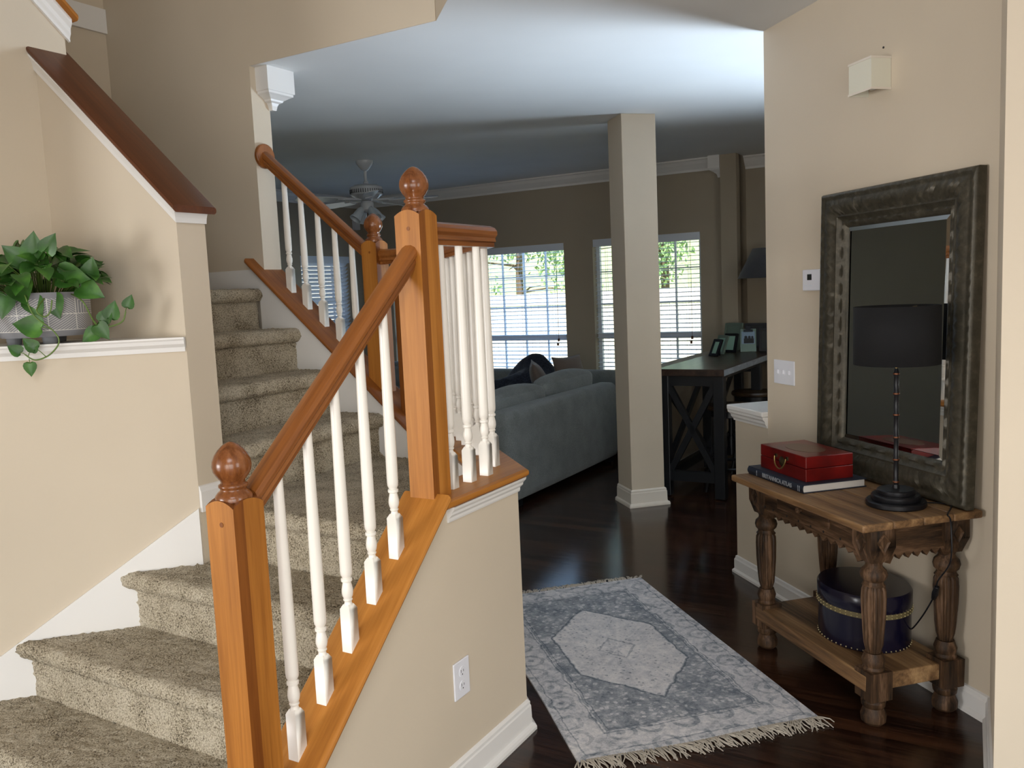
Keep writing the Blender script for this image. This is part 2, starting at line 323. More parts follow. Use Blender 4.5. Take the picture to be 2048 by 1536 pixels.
# ---------------------------------------------------------------- mesh tools
F_AB = lambda p: Vector((p[0], p[1], p[2]))
F_CW = lambda p: cw(p[0], p[1], p[2])
class G:
    def __init__(s, fr=F_AB): s.v = []; s.f = []; s.mi = []; s.fr = fr; s.cur = 0
    def add(s, vs_, fs):
        o = len(s.v); s.v += [s.fr(p) for p in vs_]; s.f += [[i + o for i in f] for f in fs]; s.mi += [s.cur] * len(fs); return s
    def box(s, x0, x1, y0, y1, z0, z1):
        return s.add([(x, y, z) for z in (z0, z1) for y in (y0, y1) for x in (x0, x1)],
                     [(0, 2, 3, 1), (4, 5, 7, 6), (0, 1, 5, 4), (2, 6, 7, 3), (0, 4, 6, 2), (1, 3, 7, 5)])
    def ext(s, base, vec):
        n = len(base); b2 = [tuple(p[i] + vec[i] for i in range(3)) for p in base]
        return s.add(list(base) + b2, [tuple(range(n))[::-1], tuple(range(n, 2 * n))] + [(i, (i + 1) % n, (i + 1) % n + n, i + n) for i in range(n)])
    def plan(s, pts, z0, z1): return s.ext([(x, y, z0) for x, y in pts], (0, 0, z1 - z0))
    def lathe(s, prof, cx=0, cy=0, z=0, n=24, sx=1, sy=1, cap=True, fl=None):
        vs_ = []
        for (r, h) in prof:
            for k in range(n):
                a = 2 * math.pi * k / n; rr = r * (fl(a, h) if fl else 1)
                vs_.append((cx + rr * sx * math.cos(a), cy + rr * sy * math.sin(a), z + h))
        fs = [(i * n + k, i * n + (k + 1) % n, (i + 1) * n + (k + 1) % n, (i + 1) * n + k) for i in range(len(prof) - 1) for k in range(n)]
        if cap: fs += [tuple(range(n))[::-1], tuple((len(prof) - 1) * n + k for k in range(n))]
        return s.add(vs_, fs)
    def sweep(s, prof, path, closed=True, caps=True):
        P = [Vector(p) for p in path]; n = len(P); m = len(prof); vs_ = []
        for i in range(n):
            d1 = (P[i] - P[i - 1]) if i > 0 else (P[1] - P[0]); d2 = (P[i + 1] - P[i]) if i < n - 1 else d1
            a = Vector((d1.x, d1.y, 0)).normalized(); b = Vector((d2.x, d2.y, 0)).normalized()
            na = Vector((a.y, -a.x, 0)); nb = Vector((b.y, -b.x, 0)); q = (na + nb).normalized(); k = 1 / max(.3, q.dot(na))
            for (u, t) in prof: vs_.append(tuple(P[i] + q * (u * k) + Vector((0, 0, t))))
        fs = [(i * m + j, i * m + (j + 1) % m, (i + 1) * m + (j + 1) % m, (i + 1) * m + j) for i in range(n - 1) for j in range(m if closed else m - 1)]
        if caps and closed: fs += [tuple(range(m))[::-1], tuple((n - 1) * m + j for j in range(m))]
        return s.add(vs_, fs)
    def tube(s, path, r, n=8, cap=True):
        P = [Vector(p) for p in path]; vs_ = []; up = Vector((.13, .21, .97))
        rr = r if isinstance(r, (list, tuple)) else [r] * len(P)
        for i, p in enumerate(P):
            d = (P[min(i + 1, len(P) - 1)] - P[max(i - 1, 0)]).normalized()
            a = d.cross(up)
            if a.length < .05: a = d.cross(Vector((1, 0, 0)))
            a.normalize(); b = d.cross(a)
            for k in range(n):
                t = 2 * math.pi * k / n; vs_.append(tuple(p + (a * math.cos(t) + b * math.sin(t)) * rr[i]))
        fs = [(i * n + k, i * n + (k + 1) % n, (i + 1) * n + (k + 1) % n, (i + 1) * n + k) for i in range(len(P) - 1) for k in range(n)]
        if cap: fs += [tuple(range(n))[::-1], tuple((len(P) - 1) * n + k for k in range(n))]
        return s.add(vs_, fs)
    def grid(s, nu, nv, fn):
        vs_ = [fn(i / nu, j / nv) for j in range(nv + 1) for i in range(nu + 1)]
        return s.add(vs_, [(j * (nu + 1) + i, j * (nu + 1) + i + 1, (j + 1) * (nu + 1) + i + 1, (j + 1) * (nu + 1) + i) for j in range(nv) for i in range(nu)])
    def sphere(s, c, r, n=12, m=8, sc=(1, 1, 1)):
        pr = [(max(1e-4, r * math.sin(math.pi * i / m)), -r * math.cos(math.pi * i / m)) for i in range(m + 1)]
        vs_ = []
        for (q, h) in pr:
            for k in range(n):
                a = 2 * math.pi * k / n; vs_.append((c[0] + q * math.cos(a) * sc[0], c[1] + q * math.sin(a) * sc[1], c[2] + h * sc[2]))
        return s.add(vs_, [(i * n + k, i * n + (k + 1) % n, (i + 1) * n + (k + 1) % n, (i + 1) * n + k) for i in range(m) for k in range(n)])

def wloc(o):
    v = Vector((0, 0, 0))
    while o is not None: v += o.location; o = o.parent
    return v
def build(name, g, mat, parent=None, grain=None, smooth=False, bev=0., seg=2, label=None, loc=None, recalc=True, auto=40):
    """one mesh object; geometry is given in world coordinates and stored relative to its own origin"""
    me = bpy.data.meshes.new(name)
    if loc is not None: org = Vector(loc)
    elif parent is not None: org = wloc(parent)
    else:
        xs = [v.x for v in g.v]; ys = [v.y for v in g.v]; zs = [v.z for v in g.v]
        org = Vector(((min(xs) + max(xs)) / 2, (min(ys) + max(ys)) / 2, min(zs)))
    me.from_pydata([tuple(v - org) for v in g.v], [], g.f)
    for m_ in (mat if isinstance(mat, (list, tuple)) else [mat]): me.materials.append(m_)
    me.polygons.foreach_set('material_index', g.mi)
    if recalc or smooth:
        bm = bmesh.new(); bm.from_mesh(me)
        if recalc:
            bmesh.ops.remove_doubles(bm, verts=bm.verts, dist=1e-5); bmesh.ops.recalc_face_normals(bm, faces=bm.faces)
        if smooth:
            for f in bm.faces: f.smooth = True
            if auto < 180:
                for e in bm.edges:
                    if len(e.link_faces) == 2 and e.calc_face_angle(0) > math.radians(auto): e.smooth = False
        bm.to_mesh(me); bm.free()
    if grain is not None:
        u = Vector(grain).normalized(); t = Vector((0, 0, 1)) if abs(u.z) < .9 else Vector((1, 0, 0)); v_ = u.cross(t).normalized(); w_ = u.cross(v_)
        at = me.attributes.new('gr', 'FLOAT_VECTOR', 'POINT'); off = random.random() * 7
        at.data.foreach_set('vector', [q for p in me.vertices for q in (p.co.dot(u) + off, p.co.dot(v_) + off, p.co.dot(w_))])
    o = bpy.data.objects.new(name, me); COL.objects.link(o)
    if parent is not None: o.parent = parent; o.location = org - wloc(parent)
    else: o.location = org
    if bev:
        b = o.modifiers.new('bevel', 'BEVEL'); b.width = bev; b.segments = seg; b.limit_method = 'ANGLE'; b.angle_limit = math.radians(35)
    if label: o['label'] = label
    return o
def tag(o, label, cat, group=None):
    o['label'] = label; o['category'] = cat
    if group: o['group'] = group
    return o
def thing(name, label, cat, loc, group=None):
    o = bpy.data.objects.new(name, None); o.empty_display_size = .1; COL.objects.link(o); o.location = Vector(loc)
    return tag(o, label, cat, group)
def struct(name, g, mat, **k):
    o = build(name, g, mat, **k); o['kind'] = 'structure'; return o
def copy_tree(o, loc, label=None):
    c = o.copy(); COL.objects.link(c); c.location = loc
    if label: c['label'] = label
    for ch in list(o.children):
        d = ch.copy(); COL.objects.link(d); d.parent = c
        for g2 in list(ch.children):
            e = g2.copy(); COL.objects.link(e); e.parent = d
    return c
DC = (S2, S2, 0); DW = (-S2, S2, 0)

# ================================================================ STRUCTURE
CE = 2.74
struct('floor', G(F_AB).plan([(-8.2, -2.5), (4.2, -2.5), (9.2, 2.6), (1.1, 10.8), (-3.2, 6.6), (-8.2, 3.5)], -.1, 0), M['floor'], loc=(0, 0, 0))
struct('ceiling', G(F_CW).plan([(3.15, 6.9), (8.5, 6.9), (8.5, -4.6), (1.0, -4.6), (-1.2, -2.2), (3.155, 2.157)], CE, CE + .25), M['ceil'], loc=(0, 0, 0))
struct('ceiling_upper', G(F_AB).plan([(-8.2, -2.5), (4.2, -2.5), (5.5, 0), (-2.2, 7.6), (-3.3, 6.6), (-8.2, 3.5)], 5.3, 5.45), M['ceil'], loc=(0, 0, 0))
# far (window) wall with openings
def wall_with_holes(name, fr, u0, u1, z0, z1, v0, v1, holes, swap=False, mat='wall'):
    g = G(fr)
    us = sorted({u0, u1} | {h[0] for h in holes} | {h[1] for h in holes}); zs = sorted({z0, z1} | {h[2] for h in holes} | {h[3] for h in holes})
    for i in range(len(us) - 1):
        for j in range(len(zs) - 1):
            um, zm = (us[i] + us[i + 1]) / 2, (zs[j] + zs[j + 1]) / 2
            if any(h[0] < um < h[1] and h[2] < zm < h[3] for h in holes): continue
            if swap: g.box(us[i], us[i + 1], v0, v1, zs[j], zs[j + 1])
            else: g.box(v0, v1, us[i], us[i + 1], zs[j], zs[j + 1])
    return struct(name, g, M[mat])
WM = [(4.05, 5.13, .66, 2.05), (5.25, 6.33, .66, 2.05)]; WR = (2.585, 3.72, .5, 2.06); WL = (6.98, 7.79, .7, 2.06)
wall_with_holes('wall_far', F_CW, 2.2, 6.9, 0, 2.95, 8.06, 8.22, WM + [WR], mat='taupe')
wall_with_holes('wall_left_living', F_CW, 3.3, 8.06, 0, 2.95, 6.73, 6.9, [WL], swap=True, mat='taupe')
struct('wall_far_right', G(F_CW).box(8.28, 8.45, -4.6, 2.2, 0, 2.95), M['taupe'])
struct('wall_kitchen', G(F_CW).box(1.0, 8.28, -4.7, -4.55, 0, 2.95), M['wall'])
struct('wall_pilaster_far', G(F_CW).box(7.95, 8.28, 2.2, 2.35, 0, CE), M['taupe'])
# partition between stairwell and living room, with header over the opening
g = G(F_CW).box(3.15, 3.27, 3.29, 6.9, 0, 5.3); g.box(3.15, 3.27, 2.157, 3.29, CE + .001, 5.3)
struct('wall_stairwell', g, M['wall'])
struct('wall_bulkhead', G(F_AB).box(.705, .82, -2.4, 3.755, CE + .001, 5.3), M['wall'])
# low wall under the upper railing
def zs_up(w_): return .955 + .849 * (w_ - 2.37)
g = G(F_CW).ext([(3.12, w_, z) for w_, z in ((2.2, 0), (3.29, 0), (3.29, zs_up(3.29) - .03), (2.37, .925), (2.2, .925))], (.14, 0, 0))
struct('wall_stair_upper', g, M['wall'])
# outlet wall (sloping top then level) and its angled leg
def zs_lo(c): return .922 + .885 * (c - 2.04)      # underside of the sloping sill board
g = G(F_CW).ext([(c, 1.48, z) for c, z in ((1.03, 0), (2.52, 0), (2.52, .925), (2.044, .925), (1.03, max(.02, zs_lo(1.03))))], (0, .12, 0))
struct('wall_stair_lower', g, M['wall'])
g = G(F_CW).plan([(2.52, 1.48), (3.26, 2.22), (3.14, 2.27), (2.52, 1.65)], 0, .925)
struct('wall_stair_angled', g, M['wall'])
# niche block, side wall and back wall on the left
struct('wall_left', G(F_CW).plan([(2.064, 2.576), (2.064, 3.32), (1.32, 3.32)], 0, 1.42), M['wall'])
g = G(F_AB).box(-8.1, -1.42, 3.281, 3.40, 0, 5.3)
struct('wall_left_front', g, M['wall'])
sl_side = .87
def z_side(w_): return 1.868 + sl_side * (w_ - 2.575)
g = G(F_CW).ext([(2.065, w_, z) for w_, z in ((2.575, 0), (3.44, 0), (3.44, z_side(3.44)), (2.575, z_side(2.575)))], (.125, 0, 0))
struct('wall_stair_side', g, M['wall'])
def z_back(c): return 2.665 + .9 * (2.2 - c)
g = G(F_CW).ext([(c, 3.32, z) for c, z in ((2.2, 0), (1.1, 0), (1.1, z_back(1.1)), (2.2, z_back(2.2)))], (0, .12, 0))
struct('wall_niche_back', g, M['wall'])
struct('wall_stairwell_back', G(F_CW).box(-1.2, 3.15, 4.38, 4.5, 0, 5.3), M['wall'])
# right wall with its 45 degree return, half wall beyond it
g = G(F_AB).plan([(2.268, 3.73), (2.268, 2.327), tuple(cw(2.75, .0226))[:2], tuple(cw(2.75, -1.))[:2], (2.65, 3.73)], 0, 2.95)
struct('wall_right', g, M['wall'])
struct('wall_half', G(F_AB).box(2.268, 3.3, 3.731, 4.05, 0, .885), M['wall'])
g = G(F_AB).box(2.235, 3.3, 3.732, 4.085, .893, .92)
struct('trim_1', g, M['white'], bev=.006)
prof = [(0, 0), (-.005, -.006), (-.012, -.012), (-.016, -.03), (-.026, -.042), (-.03, -.05), (-.03, -.0), ]
CROWNS = [(0, -.055), (.006, -.055), (.008, -.045), (.016, -.034), (.018, -.022), (.028, -.012), (.03, 0), (0, 0)]
def mould(g, path, prof=CROWNS): return g.sweep(prof, path)
# (profile u>0 lies on the right-hand side of the path direction)
g = G(F_AB); mould(g, [(2.268, 3.73, .893), (2.268, 4.05, .893), (3.3, 4.05, .893)][::-1]); 
struct('trim_2', g, M['white'])
# foyer shell behind the camera
wall_with_holes('wall_front', F_AB, -8.1, 3.2, 0, 5.3, -2.42, -2.3, [(-3.0, -1.0, .1, 2.14), (-.9, .8, .1, 2.14), (-1.6, .4, 3.3, 4.5)], swap=True)
wall_with_holes('wall_dining', F_AB, -2.4, 3.4, 0, 5.3, -8.1, -8.0, [(-1.25, 1.85, .18, 2.14)])
struct('ceiling_dining', G(F_AB).box(-8.0, -3.2, -2.4, 3.28, CE, CE + .2), M['ceil'], loc=(0, 0, 0))
struct('wall_hall_back', G(F_AB).box(2.6, 2.7, -2.4, 1.26, 0, 2.95), M['wall'])
wall_with_holes('wall_kitchen_side', F_AB, 3.0, 5.2, 0, 2.95, 5.2, 5.3, [(3.45, 5.1, .05, 2.0)])

# ---- knee wall behind the bar table
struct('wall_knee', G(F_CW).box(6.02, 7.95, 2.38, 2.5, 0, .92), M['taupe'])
struct('baseboard_knee', G(F_CW).box(6.02, 7.95, 2.365, 2.38, 0, .1), M['white'])

# ---- baseboards
BB = [(0, 0), (.022, 0), (.022, .012), (.013, .022), (.013, .072), (.009, .08), (.007, .092), (0, .096)]
def base(name, fr, path, mat='white'):
    g = G(fr); g.sweep(BB, path); return struct(name, g, M[mat])
base('baseboard_right', F_AB, [(2.268, 2.327, 0), (2.268, 4.05, 0), (3.3, 4.05, 0)][::-1])
base('baseboard_return', F_CW, [(2.75, .0226, 0), (3.249, .0415, 0)][::-1])
BBS = [(0, 0), (.03, 0), (.03, .012), (.026, .022), (.015, .028), (.013, .098), (.010, .104), (.010, .115), (.004, .122), (0, .124)]
g = G(F_CW); g.sweep([(u, t * .9) for u, t in BBS], [(1.03, 1.48, 0), (2.52, 1.48, 0), (3.26, 2.22, 0)]); struct('baseboard_stair', g, M['white'])
g = G(F_CW); g.sweep(BBS, [(8.06, 6.73, 0), (8.06, 2.35, 0)]); struct('baseboard_far', g, M['white'])

# ---- crown moulding in the living room
CRW = [(0, 0), (.085, 0), (.085, -.012), (.07, -.022), (.055, -.05), (.03, -.08), (.016, -.095), (.012, -.115), (0, -.115)]
g = G(F_CW); g.sweep(CRW, [(3.27, 6.73, CE), (8.06, 6.73, CE), (8.06, 2.35, CE)]); struct('trim_3', g, M['white'])
g = G(F_CW); g.sweep(CRW, [(8.28, 2.2, CE), (8.28, -4.5, CE)]); struct('trim_4', g, M['white'])

# ================================================================ STAIRS
R = .205; GO = .2575
stair = thing('carpeted_staircase', 'beige carpeted staircase turning left round a landing behind the wooden railing', 'staircase', cw(1.4, 2.2, 0))
def wlow(c): return max(1.601, c - .868)
def whigh(c):
    if c < 2.064: return 4.639 - c - .002
    return 2.574
def step_profile(cr, z, depth, rr=.03, over=.036, up=True):
    pts = [(cr, z - R - .002), (cr, z - R * .55), (cr, z - 2 * rr - .014), (cr - .004, z - 2 * rr - .004)]
    cx, cz = cr - over + rr, z - rr
    for k in range(0, 11):
        a = math.radians(-80 - 20 * k + (k * 1.0)) if False else math.radians(-75 - 19.5 * k)
        pts.append((cx + rr * math.cos(a), cz + rr * math.sin(a)))
    pts += [(cx + .02, z), (cr + depth, z)]
    return pts
def dense(pts, step):
    out = [pts[0]]
    for a, b in zip(pts, pts[1:]):
        L = math.hypot(b[0] - a[0], b[1] - a[1]); k = max(1, int(L / step))
        for i in range(1, k + 1): out.append((a[0] + (b[0] - a[0]) * i / k, a[1] + (b[1] - a[1]) * i / k))
    return out
from mathutils import noise as MN
def fuzz(p, amp=.005):
    q = Vector(p) * 95; n1 = MN.noise(q); n2 = MN.noise(q * 2.3 + Vector((5, 3, 1)))
    return amp * (n1 + .8 * n2)
def fuzz_mesh(o, amp=.006):
    me = o.data; off = wloc(o)
    ns = [v.normal.copy() for v in me.vertices]
    for v, n_ in zip(me.vertices, ns):
        v.co += n_ * fuzz(v.co + off, amp)
def lower_step(cr, z, depth, name='step', st=.0095):
    pr = dense(step_profile(cr, z, depth), st)
    g = G(F_CW); nv = 150
    g.grid(len(pr) - 1, nv, lambda u, v: (pr[round(u * (len(pr) - 1))][0],) + ((lambda c, t: (wlow(c) + (whigh(c) - wlow(c)) * t))(pr[round(u * (len(pr) - 1))][0], v), pr[round(u * (len(pr) - 1))][1]))
    o = build(name, g, M['carpet'], stair, smooth=True, auto=180); fuzz_mesh(o); return o
for k in range(3): lower_step(1.3725 + GO * k, R * (k + 1), GO + .02)
lower_step(2.145, 4 * R, .99, 'landing', .014)
def upper_step(wr, z, depth, name='step', st=.0105):
    pr = dense(step_profile(wr, z, depth, .033, .038), st)
    g = G(F_CW); nv = 85; n_ = len(pr) - 1
    g.grid(n_, nv, lambda u, v: (2.192 + (3.118 - 2.192) * v, pr[round(u * n_)][0], pr[round(u * n_)][1]))
    o = build(name, g, M['carpet'], stair, smooth=True, auto=180); fuzz_mesh(o); return o
for k in range(4): upper_step(2.58 + .247 * k, R * (5 + k), .27 if k < 3 else 1.06, 'step' if k < 3 else 'landing')
# white skirt boards
g = G(F_AB); g.ext([(-.366, 3.281, .62), (-.366, 3.281, .826), (-1.9, 3.281, -.22), (-1.9, 3.281, -.42)], (0, -.012, 0))
# polygon trimmed to steps: stays behind the carpet
g = G(F_AB); g.ext([(-.366, 3.280, .35), (-.366, 3.280, .826), (-1.62, 3.280, .0), (-1.62, 3.28, -.0), (-1.2, 3.280, 0)], (0, -.010, 0))
struct('trim_5', g, M['white'])
g = G(F_CW); g.ext([(3.12, w_, z) for w_, z in ((2.24, .80), (2.53, .80), (3.30, 1.42), (3.30, zs_up(3.30) - .028), (2.37, .926), (2.24, .926))], (-.004, 0, 0))
struct('trim_6', g, M['white'])
struct('trim_7', G(F_CW).box(2.19, 3.149, 4.365, 4.38, 1.64, 1.74), M['white'])
struct('trim_8', G(F_CW).box(3.135, 3.15, 3.30, 4.38, 1.64, 1.74), M['white'])
g = G(F_CW); g.sweep([(0, 0), (.012, 0), (.012, .075), (.008, .083), (.006, .095), (0, .098)], [(2.064, 2.575, .81), (2.19, 2.575, .81), (2.19, 2.62, .81)]); struct('baseboard_landing', g, M['white'])
struct('trim_9', G(F_CW).box(.5, 3.149, 4.362, 4.38, 3.09, 3.22), M['white'])
g = G(F_CW).plan([(2.475, 1.6), (2.475, 1.635), (3.10, 2.26), (3.12, 2.24)], .80, .925); struct('trim_10', g, M['white'])

# ---- wooden sill caps
def sill(name, pathprof, slopefn=None): pass
NOSE = [(-.03, 0), (.0, 0), (.008, .004), (.011, .013), (.008, .022), (0, .026), (-.03, .026)]
CAPP = lambda w0, w1, t=.028: [(-w0, .0), (-w0 - .008, .006), (-w0 - .010, .014), (-w0 - .008, .022), (-w0, t), (w1, t), (w1 + .008, .022), (w1 + .01, .014), (w1 + .008, .006), (w1, 0)]
# lower sloping sill: centreline w=1.54
prf = CAPP(.08, .08)
g = G(F_CW); g.sweep(prf, [(.98, 1.535, zs_lo(.98)), (2.062, 1.535, zs_lo(2.062))]); struct('trim_11', g, M['oak'], grain=cw(1, 0, .87), smooth=True, auto=30)
g = G(F_CW); g.sweep([(-.012, -.028), (.0005, -.028), (.0005, 0), (-.012, 0)], [(1.03, 1.468, zs_lo(1.03)), (2.045, 1.468, zs_lo(2.045))]); struct('trim_12', g, M['offwhite'])
# level L-shaped cap
g = G(F_CW); g.sweep(prf, [(2.05, 1.535, .925), (2.507, 1.535, .925), (3.195, 2.223, .925), (3.195, 2.375, .925)]); struct('trim_13', g, M['capd'] if False else M['oak'], grain=cw(1, .0, 0), smooth=True, auto=30)
CM = [(0, -.05), (.006, -.05), (.008, -.044), (.008, -.036), (.018, -.026), (.019, -.018), (.028, -.008), (.03, 0), (0, 0)]
g = G(F_CW); g.sweep(CM, [(2.085, 1.48, .925), (2.52, 1.48, .925), (3.26, 2.22, .925)]); struct('trim_14', g, M['white'])
# upper sloping sill
g = G(F_CW); g.sweep(CAPP(.095, .085), [(3.19, 2.37, zs_up(2.37) - .028), (3.19, 3.36, zs_up(3.36) - .028)]); struct('trim_15', g, M['rail'], grain=cw(0, 1, .85), smooth=True, auto=30)
# cap on the sloping side wall, mitred white moulding
g = G(F_CW); zc = lambda w_: z_side(w_) + .058
g.sweep(CAPP(.085, .085, .026), [(2.128, 2.545, zc(2.545)), (2.128, 3.36, zc(3.36))])
struct('trim_16', g, M['capd'], grain=cw(0, 1, .87), smooth=True, auto=30)
CM2 = [(0, -.002), (.01, -.002), (.013, .016), (.020, .034), (.027, .050), (.027, .058), (0, .058)]
g = G(F_CW); g.sweep(CM2, [(2.19, 2.575, z_side(2.575)), (2.065, 2.575, z_side(2.575)), (2.065, 3.32, z_side(3.32))][::-1]); struct('trim_17', g, M['white'])
# cap on the upper back wall
g = G(F_CW); g.sweep([(-.0, .0), (.012, 0), (.012, .016), (.02, .03), (.022, .05), (.034, .066), (.036, .085), (0, .085)], [(1.1, 3.32, z_back(1.1)), (2.215, 3.32, z_back(2.215))]); struct('trim_18', g, M['white'])
g = G(F_CW); g.sweep(CAPP(.075, .105, .022), [(1.1, 3.37, z_back(1.1) + .085), (2.225, 3.37, z_back(2.225) + .085)]); struct('trim_19', g, M['oak'], grain=cw(1, 0, -.9), smooth=True, auto=30)
# niche shelf board
g = G(F_CW).plan([(2.063, 2.578), (2.063, 3.318), (1.322, 3.318)], 1.42, 1.458)
struct('trim_20', g, M['white'])
g = G(F_AB); g.sweep([(0, -.052), (.008, -.052), (.010, -.036), (.020, -.024), (.022, -.012), (.026, -.006), (.026, 0), (0, 0)], [(-1.42, 3.281, 1.459), (-.366, 3.281, 1.459)]); struct('trim_21', g, M['white'])

# ================================================================ RAILINGS
RAILP = [(-.020, 0), (-.020, .014), (-.026, .018), (-.024, .03), (-.031, .04), (-.031, .052), (-.024, .064), (-.01, .071), (.01, .071), (.024, .064), (.031, .052), (.031, .04), (.024, .03), (.026, .018), (.020, .014), (.020, 0)]
def newel(parent, c0, w0, z0, z1, s=.088):
    """square post with arched tops; c0,w0 its near corner"""
    g = G(F_CW); c1, w1 = c0 + s, w0 + s; k = 9; ah = .016
    def arch(t): return z1 - ah * (2 * t - 1) ** 2
    ts = [i / k for i in range(k + 1)]
    # side faces with arched upper edges; -w face split into a darker strip next to the near corner
    def face(pa, pb, t0=0., t1=1.):
        tt = [t0 + (t1 - t0) * i / k for i in range(k + 1)]
        P = [(pa[0] + (pb[0] - pa[0]) * t, pa[1] + (pb[1] - pa[1]) * t) for t in tt]
        vs_ = [(p[0], p[1], z0) for p in P] + [(p[0], p[1], arch(t)) for p, t in zip(P, tt)]
        g.add(vs_, [(i, i + 1, i + 2 + k, i + 1 + k) for i in range(k)])
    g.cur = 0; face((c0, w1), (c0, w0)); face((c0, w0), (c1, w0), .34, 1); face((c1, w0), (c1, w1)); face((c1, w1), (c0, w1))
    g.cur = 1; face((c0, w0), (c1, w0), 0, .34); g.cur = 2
    cc, ww = (c0 + c1) / 2, (w0 + w1) / 2
    ring = []
    for (a, b, fl) in (((c0, w0), (c1, w0), 0), ((c1, w0), (c1, w1), 0), ((c1, w1), (c0, w1), 0), ((c0, w1), (c0, w0), 0)):
        for i in range(k): t = i / k; ring.append((a[0] + (b[0] - a[0]) * t, a[1] + (b[1] - a[1]) * t, arch(t)))
    n = len(ring); g.add(ring + [(cc, ww, z1 + .004)], [(i, (i + 1) % n, n) for i in range(n)])
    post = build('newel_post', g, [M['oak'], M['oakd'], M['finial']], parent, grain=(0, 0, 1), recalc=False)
    h = G(F_CW); h.cur = 0
    h.lathe([(.032, 1.3)], 0, 0)if False else None
    # screw plug
    h.lathe([(.0055, 0), (.0055, .002), (.003, .0025)], 0, 0, 0, 10) if False else None
    pr = [(.041, -.006), (.042, .004), (.036, .012), (.030, .017), (.0295, .022), (.033, .025), (.033, .030), (.027, .034), (.028, .040), (.036, .050), (.0425, .062), (.0445, .074), (.0430, .086), (.037, .100), (.028, .112), (.017, .122), (.008, .127), (.0005, .129)]
    f = G(F_CW).lathe(pr, cc, ww, z1, 32)
    build('finial', f, M['finial'], post, grain=(0, 0, 1), smooth=True, auto=60, label='dark turned acorn finial')
    # small plug hole on the left face
    q = G(F_CW); n2 = 12; zc_ = z1 - .055
    ringo = [(c0 - .0006, (w0 + w1) / 2 - .004 + .006 * math.cos(2 * math.pi * i / n2), zc_ + .006 * math.sin(2 * math.pi * i / n2)) for i in range(n2)]
    q.ext(ringo, (-.0006, 0, 0)); build('screw_plug', q, M['oakd'], post, grain=(0, 0, 1))
    return post
def baluster_mesh(H, hb=.105, sink=.03):
    g = G(F_CW); s = .0165
    g.box(-s, s, -s, s, -sink, hb)
    g.add([(-s, -s, hb), (s, -s, hb), (s, s, hb), (-s, s, hb), (-.010, -.010, hb + .012), (.010, -.010, hb + .012), (.010, .010, hb + .012), (-.010, .010, hb + .012)],
          [(0, 1, 5, 4), (1, 2, 6, 5), (2, 3, 7, 6), (3, 0, 4, 7), (4, 5, 6, 7)])
    z = hb + .010
    pr = [(.0125, 0), (.0100, .006), (.0098, .010), (.0125, .013), (.0128, .016), (.0105, .018), (.0135, .024), (.0155, .034), (.0150, .045), (.0120, .060), (.0110, .064), (.0150, .066), (.0155, .070), (.0150, .074), (.0115, .076), (.0130, .080), (.0158, .085), (.0165, .095), (.0165, .2), (.0150, (H - hb) * .6), (.0125, H - z)]
    g.lathe(pr, 0, 0, z, 16)
    return g
def add_balusters(parent, pts, H, label_first=None):
    g = baluster_mesh(H); me = None
    for i, p in enumerate(pts):
        if me is None:
            o = build('baluster', g, M['baluster'], None, smooth=True, auto=35, loc=(0, 0, 0)); me = o.data
        else: o = bpy.data.objects.new('baluster', me); COL.objects.link(o)
        o.parent = parent; o.location = Vector(p) - wloc(parent)
rl = thing('stair_railing', 'lower sloping stair railing with wooden handrail and five white balusters, nearest the camera', 'railing', cw(1.32, 1.54, .3), 'stair railings')
newel(rl, 1.285, 1.495, .25, 1.128, .09); newel(rl, 2.046, 1.495, .945, 1.822, .09)
g = G(F_CW); zr = lambda c: 1.078 + .862 * (c - 1.385)
g.sweep(RAILP, [(1.372, 1.54, zr(1.372)), (2.05, 1.54, zr(2.05))]); build('handrail', g, M['rail'], rl, grain=cw(1, 0, .86), smooth=True, auto=28)
add_balusters(rl, [cw(c, 1.535, zs_lo(c) + .028) for c in (1.462, 1.572, 1.682, 1.792, 1.902)], .705)
ld = thing('stair_railing', 'level railing with white balusters around the landing corner, right of the tall newel post', 'railing', cw(2.5, 1.54, .953), 'stair railings')
g = G(F_CW); zl = 1.722
g.sweep(RAILP, [(2.133, 1.54, zl), (2.495, 1.54, zl), (3.2, 2.245, zl), (3.2, 2.57, zl)]); build('handrail', g, M['rail'], ld, grain=cw(1, 0, 0), smooth=True, auto=28)
add_balusters(ld, [cw(c, 1.535, .953) for c in (2.2, 2.305, 2.408)] + [cw(2.545 + .083 * k, 1.59 + .083 * k, .953) for k in range(7)], .78)
g = G(F_CW).box(3.16, 3.245, 2.425, 2.475, .98, 1.725); build('half_newel', g, M['oakd'], ld, grain=(0, 0, 1), bev=.003, label='plain square wooden half post')
ur = thing('stair_railing', 'upper sloping railing rising left from the rear newel post to the wall end', 'railing', cw(3.2, 2.9, 1.4), 'stair railings')
newel(ur, 3.155, 2.562, 1.06, 1.836, .088)
zu = lambda w_: 1.752 + .815 * (w_ - 2.65)
g = G(F_CW); g.sweep(RAILP, [(3.2, 2.645, zu(2.645)), (3.2, 3.285, zu(3.285))]); build('handrail', g, M['rail'], ur, grain=cw(0, 1, .82), smooth=True, auto=28)
g = G(F_CW)
ros = [(3.2 + .062 * math.cos(a), 3.29, zu(3.285) + .035 + .062 * math.sin(a)) for a in [2 * math.pi * i / 28 for i in range(28)]]
g.ext(ros, (0, -.022, 0)); build('rosette', g, M['rail'], ur, grain=(0, 0, 1), bev=.007, seg=3)
add_balusters(ur, [cw(3.2, w_, zs_up(w_) + .0) for w_ in (3.16, 3.057, 2.953, 2.85, 2.747)], .570)

